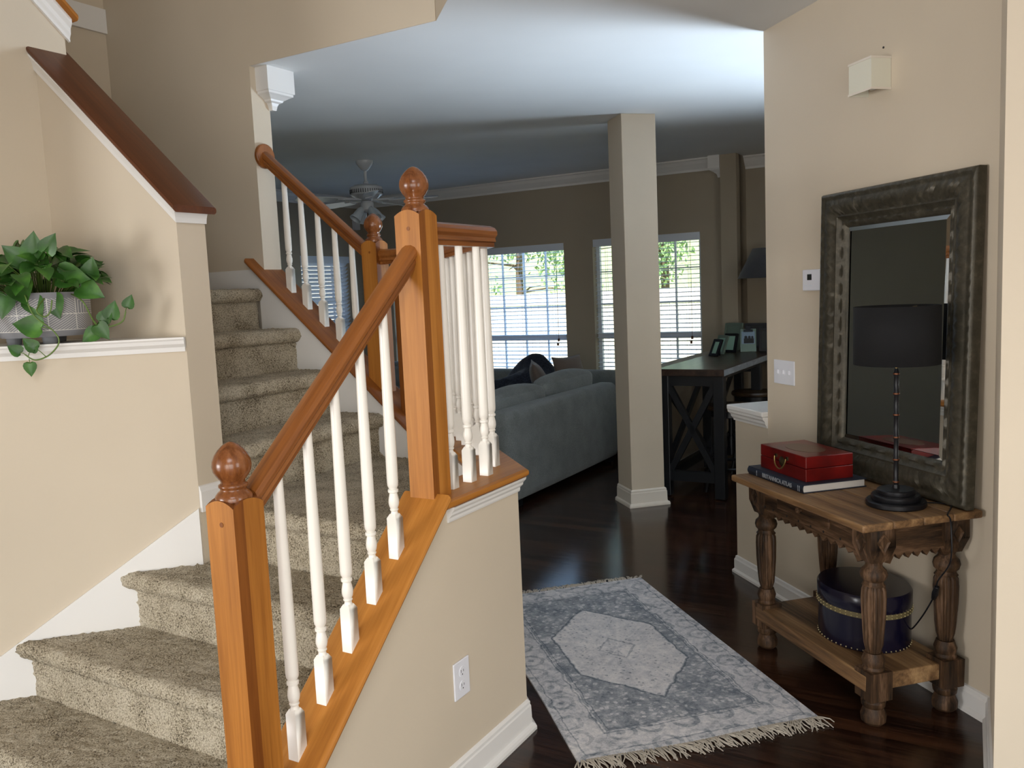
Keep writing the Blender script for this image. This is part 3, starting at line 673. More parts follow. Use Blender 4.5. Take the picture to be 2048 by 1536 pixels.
# corbels
def corbel(name, c0, c1, w0, w1, label, flip=False):
    g = G(F_CW)
    lv = [(0, 0), (0, -.115), (.006, -.118), (.006, -.128), (.018, -.135), (.040, -.150), (.044, -.158), (.056, -.165), (.062, -.178), (.066, -.20)]
    cm = (c0 + c1) / 2
    def ring(i, z): 
        k = i / .07; 
        return [(cm + (c0 - cm) * (1 - k * .9), w0 + (w1 - w0) * (k * .75), CE + z), (cm + (c1 - cm) * (1 - k * .9), w0 + (w1 - w0) * (k * .75), CE + z), (cm + (c1 - cm) * (1 - k * .9), w1, CE + z), (cm + (c0 - cm) * (1 - k * .9), w1, CE + z)]
    vs_ = []; fs = []
    for i, z in lv: vs_ += ring(i, z)
    for q in range(len(lv) - 1):
        for k in range(4): fs.append((q * 4 + k, q * 4 + (k + 1) % 4, (q + 1) * 4 + (k + 1) % 4, (q + 1) * 4 + k))
    fs += [(0, 1, 2, 3), tuple(range(len(lv) * 4 - 4, len(lv) * 4))]
    g.add(vs_, fs); o = build(name, g, M['white'], bev=.001); return tag(o, label, 'corbel', None)
corbel('ceiling_corbel', 3.185, 3.37, 3.205, 3.29, 'white stepped corbel at the ceiling on top of the wall end by the stairs')
corbel('ceiling_corbel', 7.93, 8.06, 2.46, 2.35, 'small shaded corbel at the ceiling beside the far right wall pier')

# ================================================================ COLUMN
colm = thing('support_column', 'square beige floor to ceiling column with white base in the middle of the room', 'column', (2.41, 5.68, 0))
build('shaft', G().box(2.284, 2.537, 5.555, 5.81, 0, CE), M['wall'], colm, bev=.004)
x0, x1, y0, y1 = 2.284, 2.537, 5.555, 5.81
g = G(); g.sweep(BBS, [(x0, y1, 0), (x0, y0, 0), (x1, y0, 0), (x1, y1, 0), (x0, y1, 0)][::1])
build('base_moulding', g, M['offwhite'], colm)

# ================================================================ WINDOWS + BLINDS
def window(name, fr, u0, u1, z0, z1, v, swap, railz, nm=3):
    """v: inner wall face coordinate; glass recessed"""
    W = thing(name, 'window', 'window', fr((v + .09, (u0 + u1) / 2, z0)) if not swap else fr(((u0 + u1) / 2, v + .09, z0)))
    del W['category']; del W['label']; W['kind'] = 'structure'
    def B(g, a0, a1, b0, b1, c0, c1):
        if swap: g.box(a0, a1, b0, b1, c0, c1)
        else: g.box(b0, b1, a0, a1, c0, c1)
    d0, d1 = v + .085, v + .125; t = .04
    g = G(fr); B(g, u0, u0 + t, d0, d1, z0, z1); B(g, u1 - t, u1, d0, d1, z0, z1); B(g, u0, u1, d0, d1, z1 - t, z1); B(g, u0, u1, d0, d1, z0, z0 + t); B(g, u0, u1, d0 - .01, d1, railz - .028, railz + .028)
    build('window_frame', g, M['vinyl'], W)
    g = G(fr)
    for k in range(1, nm + 1):
        u = u0 + (u1 - u0) * k / (nm + 1); B(g, u - .009, u + .009, d0 + .008, d1 - .012, z0, z1)
    zt = railz
    for k in (1, 2): z = zt + (z1 - zt) * k / 3; B(g, u0, u1, d0 + .008, d1 - .012, z - .007, z + .007)
    build('muntins', g, M['vinyl'], W)
    g = G(fr); B(g, u0 + t, u1 - t, d0 + .018, d0 + .022, z0 + t, z1 - t); build('pane', g, M['glass'], W)
    g = G(fr); B(g, u0 - .02, u1 + .02, v - .02, v + .085, z0 - .022, z0 - .001); build('window_sill', g, M['white'], W)
    return W
def blind(fr, u0, u1, z0, z1, v, swap, tilt, label, drop=None):
    b = thing('window_blind', label, 'blind', fr((v + .045, (u0 + u1) / 2, z1)) if not swap else fr(((u0 + u1) / 2, v + .045, z1)), 'white slatted window blinds')
    def P(u, d, z): return (u, d, z) if swap else (d, u, z)
    u0 += .012; u1 -= .012; zb = z0 + .03 if drop is None else drop
    g = G(fr)
    def B(g, a0, a1, b0, b1, c0, c1):
        if swap: g.box(a0, a1, b0, b1, c0, c1)
        else: g.box(b0, b1, a0, a1, c0, c1)
    B(g, u0 - .008, u1 + .008, v + .004, v + .018, z1 - .075, z1); B(g, u0, u1, v + .018, v + .07, z1 - .045, z1 - .002); build('valance', g, M['slat'], b)
    g = G(fr); z = z1 - .09; hw = .0245; ct, st = math.cos(tilt), math.sin(tilt)
    while z > zb + .02:
        prof = [(-hw, 0), (0, .002), (hw, 0), (hw, -.0025), (0, -.0005), (-hw, -.0025)]
        pts = [(d * ct - h * st + v + .045, z + d * st + h * ct) for d, h in prof]
        g.ext([P(u0, d, zz) for d, zz in pts], P(u1 - u0, 0, 0)); z -= .0435
    build('slats', g, M['slat'], b)
    g = G(fr); B(g, u0, u1, v + .025, v + .065, zb, zb + .018); build('bottom_rail', g, M['slat'], b)
    g = G(fr)
    for u in (u0 + .12, (u0 + u1) / 2, u1 - .12):
        for d in (-.024, .024): B(g, u - .0012, u + .0012, v + .045 + d - .0008, v + .045 + d + .0008, zb, z1 - .05)
    build('ladder_cord', g, M['slat'], b)
    g = G(fr); ud = u0 + .09
    B(g, ud - .0015, ud + .0015, v + .012, v + .015, z1 - 1.0, z1 - .05)
    for k, zz in enumerate((z1 - 1.0, z1 - 1.045)): B(g, ud - .009 + .01 * k, ud + .009 + .01 * k, v + .004, v + .02, zz - .03, zz)
    build('pull_cord', g, M['bronze'], b, label='pull cord with small wooden tassels')
    return b
for i, (u0, u1, z0, z1) in enumerate(WM):
    window('window_%d' % (i + 1), F_CW, u0, u1, z0, z1, 8.06, False, 1.055)
    blind(F_CW, u0, u1, z0, z1, 8.06, False, .12, ['open white slatted blind over the window directly behind the sofa throw', 'open white slatted blind on the back wall seen between the newel posts and balusters'][i])
window('window_3', F_CW, *WR, 8.06, False, 1.065)
blind(F_CW, *WR, 8.06, False, .12, 'open white slatted blind on the back window partly hidden by the column')
window('window_4', F_CW, *WL, 6.73, True, 1.3)
blind(F_CW, *WL, 6.73, True, -.75, 'half closed white blind glowing blue behind the upper stair balusters')

# front door glazing behind the camera
g = G()
for (a0, a1, c0, c1) in ((-3.0, -2.94, .1, 2.14), (-2.03, -1.97, .1, 2.14), (-1.06, -1.0, .1, 2.14), (-3.0, -1.0, 2.06, 2.14), (-3.0, -1.0, .1, .22)): g.box(a0, a1, -2.40, -2.39, c0, c1)
struct('door_1', g, M['white'])
g = G().box(-1.6, -1.55, -2.40, -2.32, 3.3, 4.5).box(.35, .4, -2.40, -2.32, 3.3, 4.5).box(-.63, -.57, -2.40, -2.32, 3.3, 4.5).box(-1.6, .4, -2.40, -2.32, 4.44, 4.5).box(-1.6, .4, -2.40, -2.32, 3.3, 3.36)
struct('window_5', g, M['vinyl'])  # frame put round the added high light, out of view

# ================================================================ OUTDOORS
tag(build('lawn', G(F_CW).box(8.6, 34, -16, 26, -.6, -.35), M['lawn']), 'sunlit green lawn outside the back windows', 'lawn')
bpy.data.objects['lawn']['kind'] = 'structure'
g = G(F_CW).ext([(16.5, -16, -.35), (34, -16, -.35), (34, -16, 3.6)], (0, 42, 0)); o = build('grassy_bank', g, M['lawn']); tag(o, 'green grassy bank rising behind the garden fence', 'bank'); o['kind'] = 'structure'
fn = thing('garden_fence', 'pale sunlit board fence outside the back windows', 'fence', cw(13.5, 5, -.35))
def fence_mesh():
    g = G(F_CW); w_ = -6.
    while w_ < 18: g.box(13.5, 13.52, w_, w_ + .135, -.35, 1.5 + .01 * random.random()); w_ += .145
    return g
build('boards', fence_mesh(), M['fence'], fn, grain=(0, 0, 1))
g = G(F_CW)
for z in (.0, 1.3): g.box(13.46, 13.5, -6, 18, z, z + .09)
build('fence_rails', g, M['fence'], fn, grain=cw(0, 1, 0))
def tree(c, w_, z, h, r, n, label, seed):
    rnd = random.Random(seed); P = cw(c, w_, z)
    t = thing('tree', label, 'tree', P, 'trees behind the fence')
    g = G(); base_ = P; g.tube([base_, base_ + Vector((.05, .1, h * .4)), base_ + Vector((.1, .0, h * .8))], [.11, .09, .04], 8)
    for k in range(14):
        a = rnd.random() * 6.28; z0 = h * (.3 + .5 * rnd.random()); e = base_ + Vector((math.cos(a) * r * .8, math.sin(a) * r * .8, z0 + .5 * rnd.random()))
        g.tube([base_ + Vector((.05, .05, z0)), (base_ + e) / 2 + Vector((0, 0, z0 * .55)), e], [.035, .02, .006], 5)
    build('trunk', g, M['bark'], t)
    f = G(); cen = base_ + Vector((0, 0, h * .62)); cl = [(cen + Vector((rnd.gauss(0, r * .45), rnd.gauss(0, r * .45), rnd.gauss(0, h * .2))), r * (.25 + .2 * rnd.random())) for _ in range(16)]
    for k in range(n):
        c0, cr = rnd.choice(cl); d = Vector((rnd.gauss(0, 1), rnd.gauss(0, 1), rnd.gauss(0, .7))).normalized() * cr * rnd.random() ** .4; p = c0 + d
        e = Euler((rnd.random() * 3, rnd.random() * 3, rnd.random() * 6)).to_matrix(); s = .05 + .05 * rnd.random()
        q = [p + e @ Vector(v_) * s for v_ in ((-1, 0, 0), (0, -.5, .1), (1.1, 0, 0), (0, .5, .1))]
        f.add(q, [(0, 1, 2, 3)])
    build('foliage', f, M['treeleaf'], t, recalc=False)
tree(18.2, 10.4, -.05, 5.0, 1.9, 2600, 'leafy green tree seen through the middle window blinds', 1)
tree(18.6, 6.8, .05, 5.4, 2.0, 2600, 'tall green tree seen through the upper slats near the column', 2)
tree(18.0, 3.2, -.1, 5.0, 1.8, 2200, 'spreading green tree seen through the window right of the column', 3)
tree(19.5, 14.4, .2, 5.5, 2.2, 2400, 'green tree seen behind the landing balusters through the blinds', 4)
tree(19.8, -.6, .2, 5.5, 2.2, 2000, 'green tree at the far right edge of the rightmost window view', 5)
o = build('neighbour_wall', G(F_CW).box(7.6, 12, 8.4, 8.5, -.35, 3.2), M['fence'], grain=(0, 0, 1)); tag(o, 'pale house wall outside the window behind the upper stair balusters', 'wall'); o['kind'] = 'structure'

# ================================================================ CEILING FAN
FC = cw(5.858, 4.824, 0); fx, fy = FC.x, FC.y
fan = thing('ceiling_fan', 'white five blade ceiling fan with frosted glass lights over the living room', 'ceiling fan', (fx, fy, CE))
g = G().lathe([(.075, 0), (.074, -.02), (.06, -.04), (.035, -.07), (.015, -.085)][::-1], fx, fy, CE, 24); build('canopy', g, M['fan'], fan, smooth=True)
g = G().lathe([(.013, -.19), (.013, -.07)], fx, fy, CE, 12); g.lathe([(.022, -.20), (.022, -.175), (.014, -.17)], fx, fy, CE, 12); build('downrod', g, M['fan'], fan, smooth=True)
g = G().lathe([(.045, -.335), (.06, -.325), (.10, -.315), (.135, -.29), (.142, -.26), (.138, -.225), (.10, -.205), (.03, -.195)], fx, fy, CE, 40, fl=lambda a, h: 1 - (.025 if (-.285 < h < -.23 and int(a * 40 / math.pi) % 2) else 0)); mt = build('motor_housing', g, M['fan'], fan, smooth=True)
g = G()
for k in range(44):
    a = 2 * math.pi * k / 44; r = .1405; p = Vector((fx + r * math.cos(a), fy + r * math.sin(a), CE - .262)); t_ = Vector((-math.sin(a), math.cos(a), 0)) * .003; n_ = Vector((math.cos(a), math.sin(a), 0)) * .002
    g.ext([tuple(p - t_ - n_ + Vector((0, 0, -.016))), tuple(p + t_ - n_ + Vector((0, 0, -.016))), tuple(p + t_ + n_ + Vector((0, 0, -.016))), tuple(p - t_ + n_ + Vector((0, 0, -.016)))], (0, 0, .032))
build('vent_slots', g, M['slot'], mt, label='dark vent slots')
g = G().lathe([(.0, -.44), (.03, -.435), (.055, -.41), (.058, -.36), (.045, -.34)], fx, fy, CE, 24); build('light_kit', g, M['fan'], fan, smooth=True)
for k in range(5):
    a = math.radians(-20 + 72 * k); ca, sa = math.cos(a), math.sin(a); tl = math.radians(12)
    def T(p): 
        x, y, z = p; y2 = y * math.cos(tl); z2 = z + y * math.sin(tl); return Vector((fx + x * ca - y2 * sa, fy + x * sa + y2 * ca, CE - .335 + z2))
    g = G(T); pts = [(.2, -.045), (.3, -.055), (.55, -.065), (.60, -.055), (.625, -.02), (.625, .02), (.60, .055), (.55, .065), (.3, .055), (.2, .045)]
    g.ext([(x, y, 0) for x, y in pts], (0, 0, .007)); bl_ = build('blade', g, M['fan'], fan)
    g = G(T); g.box(.05, .24, -.012, .012, .0, .014); g.box(.2, .27, -.03, .03, -.006, 0); build('blade_bracket', g, M['fan'], bl_)
for k in range(4):
    a = math.radians(25 + 90 * k); d = Vector((math.cos(a), math.sin(a), 0)); tilt = math.radians(38)
    ax = (d * math.sin(tilt) + Vector((0, 0, -math.cos(tilt)))); s_ = Vector((-d.y, d.x, 0)); q_ = ax.cross(s_)
    o0 = Vector((fx, fy, CE - .40)) + d * .05
    fr = lambda p, o0=o0, ax=ax, s_=s_, q_=q_: o0 + s_ * p[0] + q_ * p[1] + ax * p[2]
    g = G(fr).lathe([(.018, 0), (.028, .02), (.036, .05), (.040, .09), (.052, .125), (.050, .125), (.037, .09), (.033, .05), (.02, .015)], 0, 0, 0, 20, cap=False); g.lathe([(.0, .03), (.018, .045), (.02, .07), (.0, .09)], 0, 0, 0, 10)
    build('lamp_shade', g, M['fanglass'], fan, smooth=True, label='frosted glass bell shade')

tag(build('wall_speaker', G(F_CW).box(7.87, 7.94, 6.66, 6.728, 2.37, 2.48), M['plastic'], bev=.006), 'small white square sensor high on the left corner wall below the fan', 'sensor')

# ================================================================ SOFA
def softbox(g, x0, x1, y0, y1, z0, z1, puff=.02, e=.18, n=10):
    """rounded, slightly inflated cushion"""
    cx, cy, cz = (x0 + x1) / 2, (y0 + y1) / 2, (z0 + z1) / 2; a, b, c = (x1 - x0) / 2, (y1 - y0) / 2, (z1 - z0) / 2; r = min(a, b, c) * .55
    vs_ = {}; V = []; Fs = []
    def pt(u, v, w_):
        p = Vector((u * a, v * b, w_ * c)); inner = Vector((max(-a + r, min(a - r, p.x)), max(-b + r, min(b - r, p.y)), max(-c + r, min(c - r, p.z))))
        d = p - inner; q = inner + (d.normalized() * r if d.length > 1e-9 else d)
        k = (1 - u * u) * (1 - v * v) * (abs(w_) == 1) + (1 - u * u) * (1 - w_ * w_) * (abs(v) == 1) + (1 - v * v) * (1 - w_ * w_) * (abs(u) == 1)
        nrm = Vector((u if abs(u) == 1 else 0, v if abs(v) == 1 else 0, w_ if abs(w_) == 1 else 0))
        q += nrm * puff * k
        return (cx + q.x, cy + q.y, cz + q.z)
    L = [-1 + 2 * i / n for i in range(n + 1)]
    L = [max(-1, min(1, math.sin(t * math.pi / 2) if abs(t) < 1 else t)) for t in L]
    for ax in range(3):
        for s_ in (-1, 1):
            def fn(u, v, ax=ax, s_=s_):
                p = [L[round(u * n)], L[round(v * n)]]; p.insert(ax, s_); return pt(*p)
            g.grid(n, n, fn)
    return g
def cushion(name, fr, bx, mat, parent, puff=.02, **k):
    g = softbox(G(fr), *bx, puff=puff); o = build(name, g, mat, parent, smooth=True, auto=180, **k); return o
sofa = thing('sectional_sofa', 'grey fabric sectional sofa with its back to the staircase and hall', 'sofa', cw(6.1, 3.5, 0))
cushion('back_frame', F_CW, (5.12, 7.05, 3.05, 3.24, .05, .72), M['sofa'], sofa, .006)
cushion('seat_base', F_CW, (5.14, 7.05, 3.2, 4.05, .07, .42), M['sofa'], sofa, .004)
cushion('back_frame', F_CW, (7.70, 7.90, 3.2, 6.4, .05, .745), M['sofa'], sofa, .006)
cushion('seat_base', F_CW, (6.9, 7.75, 3.2, 6.4, .07, .42), M['sofa'], sofa, .004)
for i in range(2): cushion('seat_cushion', F_CW, (5.16 + .9 * i, 6.04 + .9 * i, 3.26, 4.06, .40, .56), M['sofa'], sofa, .02)
for i in range(3): cushion('seat_cushion', F_CW, (6.95, 7.72, 4.08 + .77 * i, 4.83 + .77 * i, .40, .56), M['sofa'], sofa, .02)
cushion('arm', F_CW, (6.95, 7.88, 6.3, 6.5, .05, .62), M['sofa'], sofa, .006)
cushion('bolster', F_CW, (5.07, 5.2, 3.24, 3.95, .07, .60), M['sofa'], sofa, .01)
def tiltbox(bx, ang, axis, pivot):
    c_, s_ = math.cos(ang), math.sin(ang)
    def fr(p):
        v = Vector(p) - Vector(pivot)
        if axis == 'c': v = Vector((v.x, v.y * c_ - v.z * s_, v.y * s_ + v.z * c_))
        elif axis == 'w': v = Vector((v.x * c_ + v.z * s_, v.y, -v.x * s_ + v.z * c_))
        else: v = Vector((v.x * c_ - v.y * s_, v.x * s_ + v.y * c_, v.z))
        return F_CW(v + Vector(pivot))
    return softbox(G(fr), *bx, puff=.045)
for i, (a0, a1, zt) in enumerate(((5.2, 6.05, .80), (6.1, 6.95, .83))):
    g = tiltbox((a0, a1, 3.26, 3.44, .50, zt), .10, 'c', (0, 3.26, .5)); build('back_cushion', g, M['sofa'], sofa, smooth=True, auto=180)
for i in range(2):
    g = tiltbox((7.5, 7.68, 4.9 + .72 * i, 5.58 + .72 * i, .52, .80), .1, 'w', (7.6, 0, .5)); build('back_cushion', g, M['sofa'], sofa, smooth=True, auto=180)
for c_, w_ in ((5.3, 3.12), (6.98, 3.12), (5.3, 3.9), (7.8, 6.3)):
    build('sofa_foot', G(F_CW).box(c_ - .03, c_ + .03, w_ - .03, w_ + .03, 0, .075), M['barleg'], sofa)
def throw_pillow(c, w_, z, yaw, tilt, s, label):
    Mx = Matrix.Translation(cw(c, w_, z)) @ Euler((tilt, 0, yaw)).to_matrix().to_4x4()
    g = G(lambda p: Mx @ Vector(p)); n = 14
    for sg in (1, -1):
        def fn(u, v, sg=sg):
            x, y = 2 * u - 1, 2 * v - 1; e = (1 - x * x) * (1 - y * y); pin = 1 - .12 * (1 - abs(x) ** 2) * abs(y) ** 6 - .12 * (1 - abs(y) ** 2) * abs(x) ** 6
            return (x * s * (1 - .10 * (1 - y * y) * (x * x)), sg * .075 * e ** .55, y * s * (1 - .10 * (1 - x * x) * (y * y)))
        g.grid(n, n, fn)
    o = build('throw_pillow', g, M['pillow'], smooth=True, auto=180); tag(o, label, 'pillow', 'throw pillows on the sofa')
throw_pillow(6.72, 3.66, .74, math.radians(75), -.35, .21, 'taupe throw pillow with a pointed corner leaning beside the dark throw')
throw_pillow(7.05, 3.52, .765, math.radians(30), -.25, .2, 'taupe throw pillow standing upright at the corner behind the sofa back')
g = G(F_CW); n = 60
def thr(u, v):
    c = 7.08 + .85 * u; w_ = 3.85 + 1.02 * v
    z = .52 + .35 * math.exp(-((c - 7.62) / .26) ** 2 - ((w_ - 4.20) / .26) ** 2) + .10 * math.exp(-((c - 7.25) / .2) ** 2 - ((w_ - 4.4) / .3) ** 2)
    r = .022 * math.sin(26 * (c - 7.3) + 9 * w_) * math.exp(-((w_ - 4.3) / .4) ** 2) + .014 * MN.noise(Vector((c * 9, w_ * 9, 0))) + .01 * MN.noise(Vector((c * 22, w_ * 22, 3)))
    e = min(u, 1 - u, v, 1 - v); z += r; 
    return (c + .03 * MN.noise(Vector((w_ * 5, 1, c * 3))), w_ + .05 * MN.noise(Vector((c * 5, 2, w_ * 4))), z + .04 - .09 * max(0, .12 - e) / .12)
g.grid(n, n, thr); o = build('throw_blanket', g, M['throw'], smooth=True, auto=180); sm = o.modifiers.new('thick', 'SOLIDIFY'); sm.thickness = .02; tag(o, 'dark charcoal plush throw heaped over the sofa corner', 'blanket')

# ================================================================ BAR TABLE
bt = thing('bar_table', 'tall black bar table with dark top and X-braced ends beside the column', 'table', cw(7.0, 2.0, 0))
c0, c1, w0, w1, zt = 5.92, 8.02, 1.745, 2.255, .955
g = G(F_CW).box(c0, c1, w0, w1, zt - .05, zt); build('tabletop', g, M['bartop'], bt, grain=cw(1, 0, 0), bev=.003)
g = G(F_CW).box(c0 + .0, c1, w0 - .0015, w0, zt - .046, zt - .004); build('edge_inlay', g, M['baredge'], bt, grain=cw(1, 0, 0), label='inlaid front edge painted with a pale sheen')
LW = .075
for c_ in (c0 + .015, (c0 + c1) / 2, c1 - LW - .02):
    for w_ in (w0 + .012, w1 - .012 - LW): build('leg', G(F_CW).box(c_, c_ + LW, w_, w_ + LW, .008, zt - .05), M['barleg'], bt, bev=.003)
for c_ in (c0 + .015, (c0 + c1) / 2, c1 - LW - .02):
    for z in (.12, zt - .125): build('stretcher', G(F_CW).box(c_ + .015, c_ + .06, w0 + .08, w1 - .08, z, z + .075), M['barleg'], bt)
for w_ in (w0 + .02, w1 - .05):
    g = G(F_CW).box(c0 + .06, c1 - .06, w_, w_ + .03, zt - .11, zt - .05) if w_ > 2 else G(F_CW).box(c0 + .06, c1 - .06, w_ + .02, w_ + .05, zt - .08, zt - .05)
    build('apron', g, M['barleg'], bt)
def xbrace(P, a, b, th):
    """two crossing bars in plane; P maps (u,z)->coords"""
    gs = G(F_CW)
    (u0, z0), (u1, z1) = a, b
    for (s, e) in (((u0, z0), (u1, z1)), ((u0, z1), (u1, z0))):
        d = Vector((e[0] - s[0], e[1] - s[1])); n_ = Vector((-d.y, d.x)).normalized() * .022
        q = [(s[0] + n_.x, s[1] + n_.y), (e[0] + n_.x, e[1] + n_.y), (e[0] - n_.x, e[1] - n_.y), (s[0] - n_.x, s[1] - n_.y)]
        gs.ext([P(u, z) for u, z in q], th)
    return gs
build('x_brace', xbrace(lambda u, z: (c0 + .03, u, z), (w0 + .085, .19), (w1 - .085, zt - .125), (.035, 0, 0)), M['barleg'], bt)
build('x_brace', xbrace(lambda u, z: (u, w1 - .045, z), (c0 + .09, .19), ((c0 + c1) / 2, zt - .125), (0, .03, 0)), M['barleg'], bt)
build('x_brace', xbrace(lambda u, z: (u, w1 - .045, z), ((c0 + c1) / 2 + LW, .19), (c1 - .09, zt - .125), (0, .03, 0)), M['barleg'], bt)
g = G(F_CW).box(c0 + .09, c1 - .09, w1 - .075, w1 - .03, .12, .19); build('foot_rail', g, M['barleg'], bt)

def stool(c, w_, hs, label):
    t = thing('bar_stool', label, 'stool', cw(c, w_, 0), 'bar stools at the bar table')
    g = G(F_CW).lathe([(.17, 0), (.182, .006), (.185, .022), (.178, .034), (.05, .038)], c, w_, hs - .038, 28); build('seat', g, M['seatwood'], t, grain=cw(0, 1, 0), smooth=True)
    g = G(F_CW).lathe([(.15, -.05), (.16, -.045), (.16, 0)], c, w_, hs - .038, 24); build('seat_band', g, M['barleg'], t, smooth=True)
    g = G(F_CW).lathe([(.02, .28), (.02, hs - .09)], c, w_, 0, 12); g.lathe([(.032, .33), (.032, .42)], c, w_, 0, 12); build('screw_post', g, M['black'], t, smooth=True)
    g = G(F_CW); rr = [(c + .19 * math.cos(a), w_ + .19 * math.sin(a), .2) for a in [2 * math.pi * i / 24 for i in range(25)]]; g.tube(rr, .011, 8, False); build('footrest_ring', g, M['black'], t, smooth=True)
    for k in range(4):
        a = math.pi / 4 + math.pi / 2 * k; g = G(F_CW); g.tube([(c + .03 * math.cos(a), w_ + .03 * math.sin(a), .44), (c + .1 * math.cos(a), w_ + .1 * math.sin(a), .36), (c + .18 * math.cos(a), w_ + .18 * math.sin(a), .2), (c + .22 * math.cos(a), w_ + .22 * math.sin(a), .008)], .013, 8)
        build('leg', g, M['black'], t, smooth=True)
stool(6.27, 1.80, .66, 'round seat bar stool tucked nearest behind the bar table leg')
stool(6.95, 1.80, .68, 'round seat bar stool further along the bar table, behind the half wall')

# frames on the bar table
def photo_frame(c, w_, yaw, wd, ht, lean, mframe, mpic, label, clip=False, pile=False):
    Mx = Matrix.Translation(cw(c, w_, zt + .001)) @ Euler((0, 0, yaw)).to_matrix().to_4x4() @ Matrix.Rotation(-lean, 4, 'X')
    F = lambda p: Mx @ Vector(p)
    t = thing('photo_frame', label, 'photo frame', cw(c, w_, zt), 'photo frames on the bar table')
    b_ = .022 if not clip else .0
    g = G(F)
    if clip: g.box(-wd / 2, wd / 2, 0, .006, 0, ht)
    else:
        g.box(-wd / 2, -wd / 2 + b_, -.006, .012, 0, ht); g.box(wd / 2 - b_, wd / 2, -.006, .012, 0, ht); g.box(-wd / 2 + b_, wd / 2 - b_, -.006, .012, 0, b_); g.box(-wd / 2 + b_, wd / 2 - b_, -.006, .012, ht - b_, ht); g.box(-wd / 2 + .002, wd / 2 - .002, .008, .013, .002, ht - .002)
    build('frame', g, mframe, t, bev=.0015)
    g = G(F)
    if clip: g.box(-wd / 2 + .012, wd / 2 - .012, -.002, .0, ht * .34, ht * .88)
    else: g.box(-wd / 2 + b_, wd / 2 - b_, 0, .004, b_, ht - b_)
    build('picture', g, mpic, t)
    if clip:
        g = G(F).box(-.04, .04, -.012, .0, ht * .86, ht * .95); g.box(-.02, .02, -.016, .0, ht * .93, ht + .02); build('clip', g, M['black'], t, label='black bulldog clip')
        g = G(F)
        for x, s in ((-.02, .013), (.01, .012), (.035, .01)):
            g.sphere((x, -.0025, ht * .63), s, 10, 6, (1, .08, 1)); g.box(x - s * 1.3, x + s * 1.3, -.0035, -.002, ht * .36, ht * .58)
        build('pictured_people', g, M['slot'], t, label='dark figures in the photo')
    else:
        g = G(F); L_ = ht * .8; g.add([(-.03, .013, L_), (.03, .013, L_), (.03, .013 + math.tan(lean) * L_ + .07, 0), (-.03, .013 + math.tan(lean) * L_ + .07, 0)], [(0, 1, 2, 3)])
        h_ = G(F).ext([(-.02, .014, L_), (.02, .014, L_), (.02, .06, .012), (-.02, .06, .012)], (0, .003, 0)); build('easel_back', h_, mframe, t)
YF = math.radians(-75)
photo_frame(7.02, 2.16, YF, .10, .15, .45, M['black'], M['photog'], 'small black photo frame standing leftmost on the bar table')
photo_frame(7.20, 2.17, YF, .12, .17, .4, M['framelight'], M['photog'], 'slim silver photo frame second from the left on the bar table')
photo_frame(7.38, 2.13, math.radians(-62), .13, .17, .32, M['black'], M['photog'], 'black photo frame with lattice picture in the middle of the group')
photo_frame(7.62, 2.18, math.radians(-60), .18, .25, .28, M['framelight'], M['framelight'], 'tall green-silver photo frame at the back of the left group')
photo_frame(7.46, 1.98, math.radians(-30), .135, .21, .38, M['framelight'], M['photo'], 'photo clipped to a leaning board on the bar table', clip=True)
photo_frame(7.86, 2.02, math.radians(-38), .2, .23, .2, M['black'], M['slot'], 'wide black photo frame standing behind the clipped photo')
photo_frame(7.50, 1.83, math.radians(-38), .13, .2, .15, M['black'], M['slot'], 'black photo frame at the right end in front of the tall lamp')
tl = thing('table_lamp', 'lamp with a tapered dark grey shade on the far end of the bar table', 'lamp', cw(7.78, 1.86, zt))
g = G(F_CW); pr = [(.075, 0), (.07, .015), (.03, .03)]
for k in range(12): pr += [(.014, .04 + .04 * k), (.027, .055 + .04 * k), (.026, .07 + .04 * k)]
pr += [(.012, .53), (.012, .66)]
g.lathe(pr, 7.78, 1.86, zt, 16); build('lamp_base', g, M['black'], tl, smooth=True)
g = G(F_CW).lathe([(.285, .64), (.15, .90)], 7.78, 1.86, zt, 36, cap=False); o = build('lamp_shade', g, M['shade'] if False else fabric('charcoal lamp shade', lin('4b4c50')), tl, smooth=True); o.modifiers.new('t', 'SOLIDIFY').thickness = .003
g = G(F_CW)
for k in range(3): a = k * 2.094; g.tube([(7.78, 1.86, zt + .86), (7.78 + .15 * math.cos(a), 1.86 + .15 * math.sin(a), zt + .88)], .002, 6)
g.tube([(7.78, 1.86, zt + .6), (7.78, 1.86, zt + .87)], .004, 6); build('harp', g, M['black'], tl)

# ================================================================ RUG
RX0, RX1, RY0, RY1 = .835, 1.738, 2.55, 4.14
rug = thing('area_rug', 'faded grey and blue patterned rug with cream fringe on the dark floor', 'rug', ((RX0 + RX1) / 2, (RY0 + RY1) / 2, 0))
g = G(); nx, ny = 40, 70
def rz(x, y): return .009 + .0015 * MN.noise(Vector((x * 5, y * 5, 0)))
def rpt(u, v, top=True):
    x = RX0 + (RX1 - RX0) * u; y = RY0 + (RY1 - RY0) * v
    x += .008 * math.sin(y * 4.2 + 1) * (1 - u) ; y += .006 * math.sin(x * 9) * (1 if v < .5 else .6)
    return (x, y, rz(x, y) if top else .001)
g.grid(nx, ny, lambda u, v: rpt(u, v)); g.grid(nx, ny, lambda u, v: rpt(u, v, False))
for s in (0, 1):
    g.grid(1, ny, lambda u, v, s=s: rpt(s, v, u > .5)); g.grid(nx, 1, lambda u, v, s=s: rpt(u, s, v > .5))
build('pile', g, M['rug'], rug, smooth=True, auto=60)
